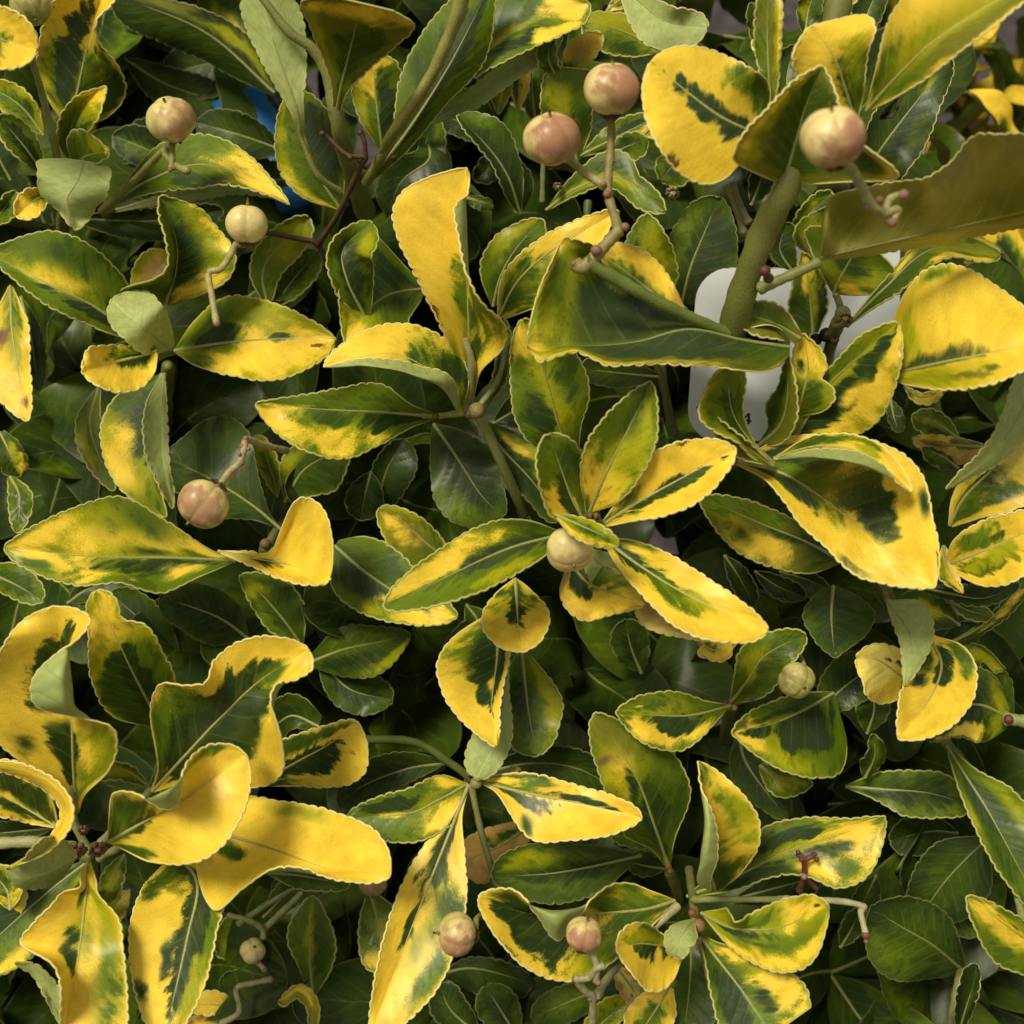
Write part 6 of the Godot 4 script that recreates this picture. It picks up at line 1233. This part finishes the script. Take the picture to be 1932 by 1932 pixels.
func capsules() -> void:
	on("A")
	capsule("green capsule cut by the top edge, above the yellow leaf in the corner", 175, 30, 18, 116, [.35, .9, .3], [.5, .2, .4], [[[120, -70, 12, 60, -150, 8], 0.9, 0.9]], {"green": .9, "blush": .1})
	capsule("pale yellow capsule with a pink blush standing above an arching green leaf", 960, 672, 16, 138, [-.08, -.62, .78], [.75, .25, .5], [[[965, 780, 10, 968, 880, 12, 965, 950, 12], .75, .8], [[1055, 960, 14, 1000, 935, 12, 930, 870, 10, 915, 850, 8, 740, 1030, -6, 570, 1185, -18], .8, 1.0]], {"blush": .8, "green": .3, "style": .25, "joints": [[925, 862, 10, 1.0], [957, 952, 13, .8], [1057, 960, 14, .9]], "stalk": Color(.34, .33, .11)})
	capsule("unblushed pale yellow capsule with an upright point, on a bent stalk at left", 1386, 1258, 24, 124, [.1, -.97, .25], [0, 1, 0], [[[1325, 1375, 22, 1290, 1440, 24, 1240, 1510, 26, 1172, 1536, 26, 1190, 1660, 28, 1216, 1815, 30], .8, .7]], {"blush": .12, "green": .2, "style": 1.8, "joints": [[1240, 1512, 26, .8], [1170, 1534, 26, .9], [1217, 1818, 30, .95]], "stalk": Color(.42, .39, .16)})
	on("B")
	capsule("left of the twin blushed capsules at upper centre, round and rosy", 1190, 780, 48, 163, [-.1, -.75, .65], [.45, .1, .8], [[[1290, 900, 40, 1380, 975, 42, 1490, 1045, 44], .9, 1.0]], {"blush": 1.25, "green": .05})
	capsule("right of the twin blushed capsules at upper centre, on an upright jointed stalk", 1525, 500, 50, 163, [0, -.85, .5], [.8, .2, .6], [[[1520, 655, 46, 1525, 760, 44, 1515, 900, 44, 1505, 1080, 44, 1550, 1240, 44, 1560, 1300, 44], .85, 1.05], [[1570, 1290, 44, 1470, 1400, 44, 1370, 1500, 44, 1320, 1480, 44], 1.2, 1.5]], {"blush": 1.3, "green": .0, "joints": [[1480, 1035, 45, .9], [1500, 1090, 45, 1.1], [1600, 1275, 45, 1.2], [1440, 1405, 46, 1.5], [1470, 905, 44, .5], [1540, 905, 44, .5], [1315, 1480, 45, .9]], "stalk": Color(.33, .28, .10)})
	on("C")
	capsule("nearest capsule, yellow and russet, blurred against an olive leaf at upper right", 858, 772, 88, 187, [-.2, -.75, .6], [.7, .6, .2], [[[960, 950, 82, 1020, 1050, 80, 1075, 1150, 78, 1150, 1200, 76], 1.0, .9], [[1150, 1200, 76, 1180, 1120, 75, 1260, 1090, 74], .7, .8], [[1150, 1200, 76, 1220, 1180, 75, 1190, 1250, 75], .8, .8]], {"blush": 1.25, "green": .0, "joints": [[1120, 1125, 78, 1.0], [1255, 1095, 75, 1.3], [1190, 1250, 76, 1.2], [1045, 1165, 78, .9]]})
	on("D")
	capsule("pink-flushed capsule hanging from a jointed stalk above the broad left leaf", 1142, 922, 26, 152, [-.55, .78, .3], [-.2, .35, .9], [[[1235, 815, 24, 1290, 740, 24, 1345, 690, 24, 1370, 620, 24, 1385, 560, 22, 1480, 590, 16, 1610, 622, 8], .85, .8]], {"blush": .9, "green": .45, "joints": [[1380, 553, 23, .9], [1360, 596, 24, .85], [1395, 612, 24, .6], [1358, 690, 24, .9], [1345, 640, 25, .6]], "stalk": Color(.42, .37, .16)})
	on("E")
	capsule("greenish yellow capsule tucked under the central rosette beside the bud", 1292, 1175, 34, 140, [.15, .72, .68], [.1, .6, .5], [[[1330, 1060, 28, 1370, 1000, 24], .8, .8]], {"blush": .45, "green": .25})
	on("I")
	capsule("small plain green capsule against dark leaves at lower right", 655, 2, 14, 106, [.25, .3, .9], [1, 0, 0], [[[690, -80, 8, 660, -160, 2], .7, .7]], {"blush": 0.05, "green": .9, "style": .3})
	on("H")
	capsule("peach capsule with a dark point to the left, over the long hanging leaf", 656, 1428, 32, 122, [-.95, -.15, .25], [.0, .5, .8], [[[765, 1350, 26, 800, 1320, 20], .7, .7]], {"blush": .95, "green": .4, "style": 1.4})
	capsule("peach-pink capsule with a dark point on top, beside the V-folded leaf", 1370, 1428, 38, 106, [.2, -.95, .3], [.1, .3, .9], [[[1410, 1530, 36, 1440, 1600, 36, 1440, 1690, 34], .7, .75], [[1480, 1605, 36, 1440, 1620, 36, 1400, 1670, 34, 1320, 1680, 34], .75, .8], [[1340, 1700, 32, 1380, 1750, 30, 1420, 1790, 28, 1417, 1960, 22], .8, 1.0], [[1440, 1780, 28, 1500, 1680, 20, 1640, 1510, 12, 1900, 1265, 8], .95, 1.0]], {"blush": 1.0, "green": .3, "style": 1.2, "joints": [[1475, 1608, 36, .8], [1320, 1680, 34, 1.0], [1450, 1700, 35, .9], [1425, 1775, 28, 1.1], [1405, 1790, 29, .7]], "stalk": Color(.40, .38, .2)})
	capsule("half-hidden pinkish capsule under the broad yellow leaf at lower left of centre", 185, 1140, -14, 84, [0, .8, .4], [0, .6, .7], [[[170, 1080, -16, 180, 1000, -20], .7, .7]], {"blush": .9, "green": .2})
	on("G")
	capsule("small dim yellow capsule in shade near the bottom left, above a bent stalk", 1420, 1520, -24, 72, [.3, -.6, .7], [.2, .3, .6], [[[1450, 1590, -24, 1490, 1630, -22], .7, .7], [[1525, 1680, -18, 1430, 1700, -18, 1330, 1730, -18, 1345, 1830, -18, 1330, 1880, -18, 1240, 1930, -18], .7, .8]], {"blush": .3, "green": .1, "joints": [[1525, 1678, -18, .9], [1490, 1630, -21, .8], [1328, 1728, -18, .9], [1348, 1830, -18, .8]], "stalk": Color(.40, .36, .18)})

func slab(outline: PackedVector2Array, bend: float, z0: float, tilt: float, thick: float) -> ArrayMesh:
	# a thin plastic sheet with rounded corners, gently bent across
	var tris := Geometry2D.triangulate_polygon(outline)
	var sh := Sheet.new()
	var base := origin_of(cur)
	var lo := outline[0]
	var hi := outline[0]
	for p in outline:
		lo = lo.min(p); hi = hi.max(p)
	var depth := func(p: Vector2) -> float:
		var u := (p.x - lo.x) / (hi.x - lo.x) * 2.0 - 1.0
		return z0 - bend * u * u + tilt * (p.y - lo.y) / (hi.y - lo.y)
	for face in 2:
		var first := sh.v.size()
		var nn := lens_place.basis.z * (1.0 if face == 0 else -1.0)
		for p in outline:
			sh.v.append(at(p.x, p.y, depth.call(p) - (thick if face == 1 else 0.0)) - base)
			sh.n.append(nn)
		for k in range(0, tris.size(), 3):
			if face == 0:
				sh.tri(first + tris[k], first + tris[k + 1], first + tris[k + 2])
			else:
				sh.tri(first + tris[k], first + tris[k + 2], first + tris[k + 1])
	var n := outline.size()
	for k in n:
		var q := (k + 1) % n
		var first := sh.v.size()
		var dir := (outline[q] - outline[k]).normalized()
		var nn := lens_place.basis * Vector3(dir.y, dir.x, 0)
		for w in [[k, 0.0], [q, 0.0], [k, thick], [q, thick]]:
			var p: Vector2 = outline[w[0]]
			sh.v.append(at(p.x, p.y, depth.call(p) - w[1]) - base)
			sh.n.append(nn)
		sh.tri(first, first + 1, first + 2); sh.tri(first + 1, first + 3, first + 2)
	var mm := ArrayMesh.new()
	sh.into(mm, label_mat)
	return mm

var label_mat: StandardMaterial3D

func rounded(x0: float, y0: float, x1: float, y1: float, r: float, lean: float) -> PackedVector2Array:
	var p := PackedVector2Array()
	for c in [[x1 - r, y0 + r, -90.0], [x1 - r, y1 - r, 0.0], [x0 + r, y1 - r, 90.0], [x0 + r, y0 + r, 180.0]]:
		for k in 9:
			var a := deg_to_rad(c[2] + k * 11.25)
			var q := Vector2(c[0] + cos(a) * r, c[1] + sin(a) * r)
			q.x += lean * (1.0 - (q.y - y0) / (y1 - y0))
			p.append(q)
	# points along the long sides let the sheet bend
	var full := PackedVector2Array()
	for k in p.size():
		var a := p[k]
		var b := p[(k + 1) % p.size()]
		full.append(a)
		var parts := int(a.distance_to(b) / 18.0)
		for m in range(1, parts):
			full.append(a.lerp(b, float(m) / parts))
	return full

func plant_label() -> void:
	on("Z")
	label_mat = StandardMaterial3D.new()
	label_mat.resource_name = "white plastic"
	label_mat.albedo_color = Color(0.88, 0.90, 0.90)
	label_mat.roughness = 0.45
	label_mat.backlight_enabled = true
	label_mat.backlight = Color(.25, .25, .25)
	cur = thing("plant_label", "white plastic plant label printed with a black 4, looped behind the thick stem", "plant label", at(1400, 830, -10))
	part("front_panel", slab(rounded(1294, 505, 1505, 832, 62, 22), 4.0, -8.0, 19.0, 0.5), cur)
	part("back_panel", slab(rounded(1500, 440, 1698, 700, 30, 0), 6.0, -34.0, 18.0, 0.5), cur)
	var ink := StandardMaterial3D.new()
	ink.resource_name = "black print"
	ink.albedo_color = Color(0.07, 0.065, 0.06)
	ink.roughness = 0.6
	var tm := TextMesh.new()
	tm.text = "4"
	var f := SystemFont.new()
	f.font_names = PackedStringArray(["Droid Sans"])
	f.font_weight = 700
	tm.font = f
	tm.font_size = 32
	tm.pixel_size = 0.00013
	tm.depth = 0.00006
	tm.material = ink
	var t := part("printed_number", tm, cur)
	t.transform = Transform3D(lens_place.basis.rotated(lens_place.basis.x, -0.42).rotated(lens_place.basis.z, -0.12), at(1409, 790, 9.0) - origin_of(cur))
	var strap := PackedVector3Array()
	# the loop that joins the two panels round the stem
	var sh := Sheet.new()
	var base := origin_of(cur)
	var rows := 18
	for k in rows + 1:
		var u := float(k) / rows
		var x := 1500.0 + 26.0 * sin(PI * u)
		var z := lerpf(-9.0, -36.0, u)
		for y in [560.0, 640.0]:
			sh.v.append(at(x, y, z) - base)
			sh.n.append((lens_place.basis * Vector3(1, 0, 0.2)).normalized())
	for k in rows:
		sh.tri(k * 2, k * 2 + 1, k * 2 + 2); sh.tri(k * 2 + 1, k * 2 + 3, k * 2 + 2)
	var mm := ArrayMesh.new()
	sh.into(mm, label_mat)
	part("fold", mm, cur)

func blue_pot() -> void:
	# a blue plastic pot standing deep behind the leaves at upper left
	on("Z")
	var c := place(506, 305, -79)
	cur = thing("plastic_pot", "bright blue plastic pot glimpsed between the leaves at upper left", "pot", c)
	cur.basis = lens_place.basis.rotated(lens_place.basis.z, 0.35)
	var blue := StandardMaterial3D.new()
	blue.resource_name = "blue plastic"
	blue.albedo_color = Color8(12, 98, 165)
	blue.roughness = 0.4
	var profile := [[0.0, -0.0205], [0.0140, -0.0205], [0.0150, -0.0195], [0.0190, 0.0160], [0.0188, 0.0166], [0.0182, 0.0166], [0.0178, 0.0160], [0.0174, 0.0100], [0.0140, -0.0180]]
	var sh := Sheet.new()
	var around := 48
	for k in profile.size():
		for j in around + 1:
			var a := TAU * j / around
			sh.v.append(Vector3(cos(a) * profile[k][0], profile[k][1], sin(a) * profile[k][0]))
			sh.n.append(Vector3(cos(a), 0.15, sin(a)).normalized() * (1.0 if k < 6 else -1.0))
	for k in profile.size() - 1:
		for j in around:
			var q := k * (around + 1) + j
			sh.tri(q, q + 1, q + around + 1); sh.tri(q + 1, q + around + 2, q + around + 1)
	var mm := ArrayMesh.new()
	sh.into(mm, blue)
	part("pot_wall", mm, cur)
	var soil := CylinderMesh.new()
	soil.top_radius = 0.0172; soil.bottom_radius = 0.0140; soil.height = 0.026
	var sm := StandardMaterial3D.new()
	sm.albedo_color = Color(0.12, 0.09, 0.07)
	sm.roughness = 1.0
	soil.material = sm
	var s := part("soil", soil, cur)
	s.position = Vector3(0, -0.004, 0)

# ---------------------------------------------------------------- what lies deeper in

func small_leaves(variants: Array) -> Array:
	var res := []
	corner = Vector2.ZERO
	grain = 1.0
	for v in variants:
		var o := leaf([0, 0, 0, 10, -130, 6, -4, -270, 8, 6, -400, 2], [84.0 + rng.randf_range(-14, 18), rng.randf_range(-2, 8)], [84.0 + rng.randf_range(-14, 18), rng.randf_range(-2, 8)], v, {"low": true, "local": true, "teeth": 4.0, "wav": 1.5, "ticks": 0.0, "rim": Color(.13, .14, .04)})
		res.append(o.mesh)
		o.free()
	return res

func deep_shoots() -> void:
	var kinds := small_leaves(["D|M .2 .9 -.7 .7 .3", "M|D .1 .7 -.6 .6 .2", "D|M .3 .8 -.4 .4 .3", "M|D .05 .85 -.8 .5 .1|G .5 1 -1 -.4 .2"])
	var where := [
		["behind the capsule in the upper left", 230, 40], ["in the dark left of the tall yellow leaf", 610, 480], ["deep behind the folded dark leaf", 960, 200],
		["in the shade left of the bent capsule stalk", 130, 700], ["deep behind the broad left leaf", 250, 900], ["under the leaf that points left near the left edge", 90, 1030], ["in the dark gap left of the central rosette", 740, 920],
		["deep above the lower left rosette", 480, 1180], ["in the dark below the central rosette", 1090, 1250], ["in the black gap right of the hanging leaves", 760, 1330], ["deep behind the fan of the lower node", 780, 1500],
		["in the gap under the label", 1270, 760], ["deep beneath the big yellow leaf", 1480, 1150], ["in shade beside the small green capsule", 1300, 1320], ["deep behind the level dark leaf", 1700, 1530],
		["at the lower right corner in shade", 1750, 1830], ["deep below the streaked leaf", 1560, 1830], ["along the bottom edge in shade", 950, 1830], ["deep at the bottom left", 380, 1800],
		["deep behind the yellow-tipped middle leaf", 700, 1120], ["in shade at the right edge", 1850, 1480], ["behind the twin capsules", 1180, 330], ["deep in front of the left edge gap", 30, 1400],
		["deep under the peach capsules", 1130, 1700], ["in shade over the label top", 1400, 380],
	]
	rng.seed = 77
	for w in where:
		on("Z")
		var z := rng.randf_range(-84, -58)
		var c := shoot("dim green shoot %s" % w[0], w[1], w[2], z)
		stem([w[1], w[2], z, w[1] + rng.randf_range(-30, 30), w[2] + 70, z - 20, w[1] + rng.randf_range(-50, 50), w[2] + 150, z - 60], 1.4, 2.0, Color(.1, .12, .03))
		var turn := rng.randf() * TAU
		for k in 8:
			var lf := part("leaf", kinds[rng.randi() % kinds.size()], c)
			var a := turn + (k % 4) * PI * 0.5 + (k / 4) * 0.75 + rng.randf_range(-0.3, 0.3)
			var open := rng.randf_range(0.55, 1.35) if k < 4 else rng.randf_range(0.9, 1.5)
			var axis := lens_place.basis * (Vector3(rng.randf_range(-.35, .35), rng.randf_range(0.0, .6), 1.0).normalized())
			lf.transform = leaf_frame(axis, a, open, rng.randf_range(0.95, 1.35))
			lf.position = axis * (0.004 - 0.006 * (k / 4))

# A leaf that leaves the axis at the angle open, its upper side towards the axis' end
func leaf_frame(axis: Vector3, around: float, open: float, size: float) -> Transform3D:
	var side := axis.cross(Vector3(0.2, 0.9, 0.35)).normalized()
	var up := axis.cross(side)
	var out := side * cos(around) + up * sin(around)
	var along := (axis * cos(open) + out * sin(open)).normalized()
	var face := (axis * sin(open) - out * cos(open)).normalized()
	var across := along.cross(face).normalized()
	return Transform3D(Basis(across * size, along * size, face * size), Vector3.ZERO)

func mass(called: String, label: String, mesh: Mesh, frames: Array) -> void:
	var mi := MultiMeshInstance3D.new()
	mi.name = called
	var m := MultiMesh.new()
	m.transform_format = MultiMesh.TRANSFORM_3D
	m.mesh = mesh
	m.instance_count = frames.size()
	for k in frames.size():
		m.set_instance_transform(k, frames[k])
	mi.multimesh = m
	add_child(mi, true)
	mi.set_meta("label", label)
	mi.set_meta("category", "foliage")
	mi.set_meta("kind", "stuff")

func deep_foliage() -> void:
	rng.seed = 5
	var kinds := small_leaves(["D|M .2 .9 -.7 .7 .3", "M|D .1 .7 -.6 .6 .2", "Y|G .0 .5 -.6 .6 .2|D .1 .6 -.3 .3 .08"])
	var inner := [[], []]
	var tries := 0
	while inner[0].size() + inner[1].size() < 2100 and tries < 9000:
		tries += 1
		var x := rng.randf_range(-700, 2600)
		var y := rng.randf_range(-500, 2700)
		var z := rng.randf_range(-165, -88)
		if x > 1480 and y < 640:
			continue
		if Vector2(x - 500, (y - 290) * 1.1).length() < 215:
			continue
		if x < -60 and x > -200 and y > 1650 and y < 1900:
			continue
		var axis := lens_place.basis * (Vector3(rng.randf_range(-.7, .7), rng.randf_range(-.2, .8), 1.0).normalized())
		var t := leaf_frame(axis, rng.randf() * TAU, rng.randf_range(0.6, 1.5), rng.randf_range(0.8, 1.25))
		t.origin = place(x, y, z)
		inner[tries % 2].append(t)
	# shoots beside the picture, level with its leaves, so that the shrub goes on
	for k in 900:
		var x := rng.randf_range(-900, 2800)
		var y := rng.randf_range(-700, 2800)
		if x > -340 and x < 2270 and y > -340 and y < 2270 or (x > 1380 and y < 760):
			continue
		var axis := lens_place.basis * (Vector3(rng.randf_range(-.7, .7), rng.randf_range(-.2, .8), 1.0).normalized())
		var t := leaf_frame(axis, rng.randf() * TAU, rng.randf_range(0.6, 1.5), rng.randf_range(0.8, 1.25))
		t.origin = place(x, y, rng.randf_range(-80, -15))
		inner[k % 2].append(t)
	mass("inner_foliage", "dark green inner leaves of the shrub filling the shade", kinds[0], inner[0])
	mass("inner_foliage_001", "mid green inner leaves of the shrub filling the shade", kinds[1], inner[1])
	# the part of the shrub farther off at upper right
	var far := [[], []]
	for k in 1000:
		var x := rng.randf_range(1560, 2700)
		var y := rng.randf_range(-500, 760)
		var lim := 80.0 + (y - 100) * 0.1
		var z := rng.randf_range(-220, -95)
		if y < 150 and x < 2000 and x > 1780:
			continue
		var axis := (lens_place.basis * (Vector3(rng.randf_range(-.6, .6), rng.randf_range(0.1, 1.1), 1.0).normalized()))
		var t := leaf_frame(axis, rng.randf() * TAU, rng.randf_range(0.5, 1.4), rng.randf_range(0.5, 0.8))
		t.origin = place(x, y, z)
		far[0 if rng.randf() < 0.6 else 1].append(t)
	mass("distant_foliage", "yellow leaves farther off at upper right, out of focus", kinds[2], far[0])
	mass("distant_foliage_001", "green leaves farther off at upper right, out of focus", kinds[1], far[1])

func ground() -> void:
	var g := MeshInstance3D.new()
	g.name = "ground"
	var pm := PlaneMesh.new()
	pm.size = Vector2(400, 400)
	g.mesh = pm
	var m := StandardMaterial3D.new()
	m.resource_name = "dark damp soil"
	m.roughness = 0.9
	var n := NoiseTexture2D.new()
	n.noise = FastNoiseLite.new()
	n.noise.frequency = 0.02
	n.noise.fractal_octaves = 5
	n.width = 512; n.height = 512; n.seamless = true
	var ramp := Gradient.new()
	ramp.set_color(0, Color8(38, 33, 33)); ramp.set_color(1, Color8(92, 84, 88))
	n.color_ramp = ramp
	m.albedo_texture = n
	m.uv1_triplanar = true
	m.uv1_world_triplanar = true
	m.uv1_scale = Vector3(3, 3, 3)
	g.material_override = m
	add_child(g, true)
	g.set_meta("kind", "structure")
	g.set_meta("label", "dark grey-brown ground glimpsed past the shrub at upper right")
	g.set_meta("category", "ground")

func _ready() -> void:
	# camera
	var cam := Camera3D.new()
	cam.name = "camera"
	cam.fov = rad_to_deg(atan(HALF)) * 2.0
	cam.near = 0.02
	cam.far = 600.0
	cam.transform = lens_place
	add_child(cam)
	cam.current = true
	var lens := CameraAttributesPhysical.new()
	lens.frustum_focus_distance = REACH - 0.012
	lens.frustum_focal_length = 28.0
	lens.exposure_aperture = 10.5
	cam.attributes = lens
	cam.fov = rad_to_deg(atan(HALF)) * 2.0
	cam.near = 0.02
	cam.far = 600.0
	# sky and sun
	var env := Environment.new()
	env.background_mode = Environment.BG_SKY
	var sky_mat := ProceduralSkyMaterial.new()
	sky_mat.sky_top_color = Color(0.98, 0.96, 0.90)
	sky_mat.sky_horizon_color = Color(0.62, 0.59, 0.52)
	sky_mat.sky_curve = 0.2
	sky_mat.ground_bottom_color = Color(0.12, 0.11, 0.10)
	sky_mat.ground_horizon_color = Color(0.25, 0.24, 0.22)
	sky_mat.sky_energy_multiplier = 0.54
	var sky := Sky.new()
	sky.sky_material = sky_mat
	env.sky = sky
	env.tonemap_mode = Environment.TONE_MAPPER_LINEAR
	env.tonemap_exposure = 1.82
	env.sdfgi_enabled = true
	env.ssao_enabled = true
	env.ssil_enabled = true
	var we := WorldEnvironment.new()
	we.name = "environment"
	we.environment = env
	add_child(we)
	var sun := DirectionalLight3D.new()
	sun.name = "sun"
	sun.light_energy = 0.5
	sun.light_angular_distance = 18.0
	sun.light_color = Color(1.0, 0.96, 0.87)
	sun.shadow_enabled = true
	add_child(sun)
	sun.look_at_from_position(Vector3(-0.6, 1.5, 0.25), Vector3.ZERO)

	rng.seed = 20
	make_materials()
	ground()
	top_left_shoot()
	top_left_arching_shoot()
	curled_left_shoot()
	top_middle_shoot()
	fan_shoot()
	centre_rosette()
	left_shoot()
	lower_left_rosette()
	lower_middle_shoot()
	upper_right_oval_shoot()
	lower_right_rosette()
	right_lower_shoot()
	broad_leaf_shoot()
	label_shoot()
	near_stem()
	behind_label_shoot()
	right_edge_shoot()
	lower_right_edge_shoots()
	behind_left_shoot()
	behind_top_shoot()
	bottom_shoot()
	capsules()
	plant_label()
	blue_pot()
	deep_shoots()
	deep_foliage()
	paint_all()
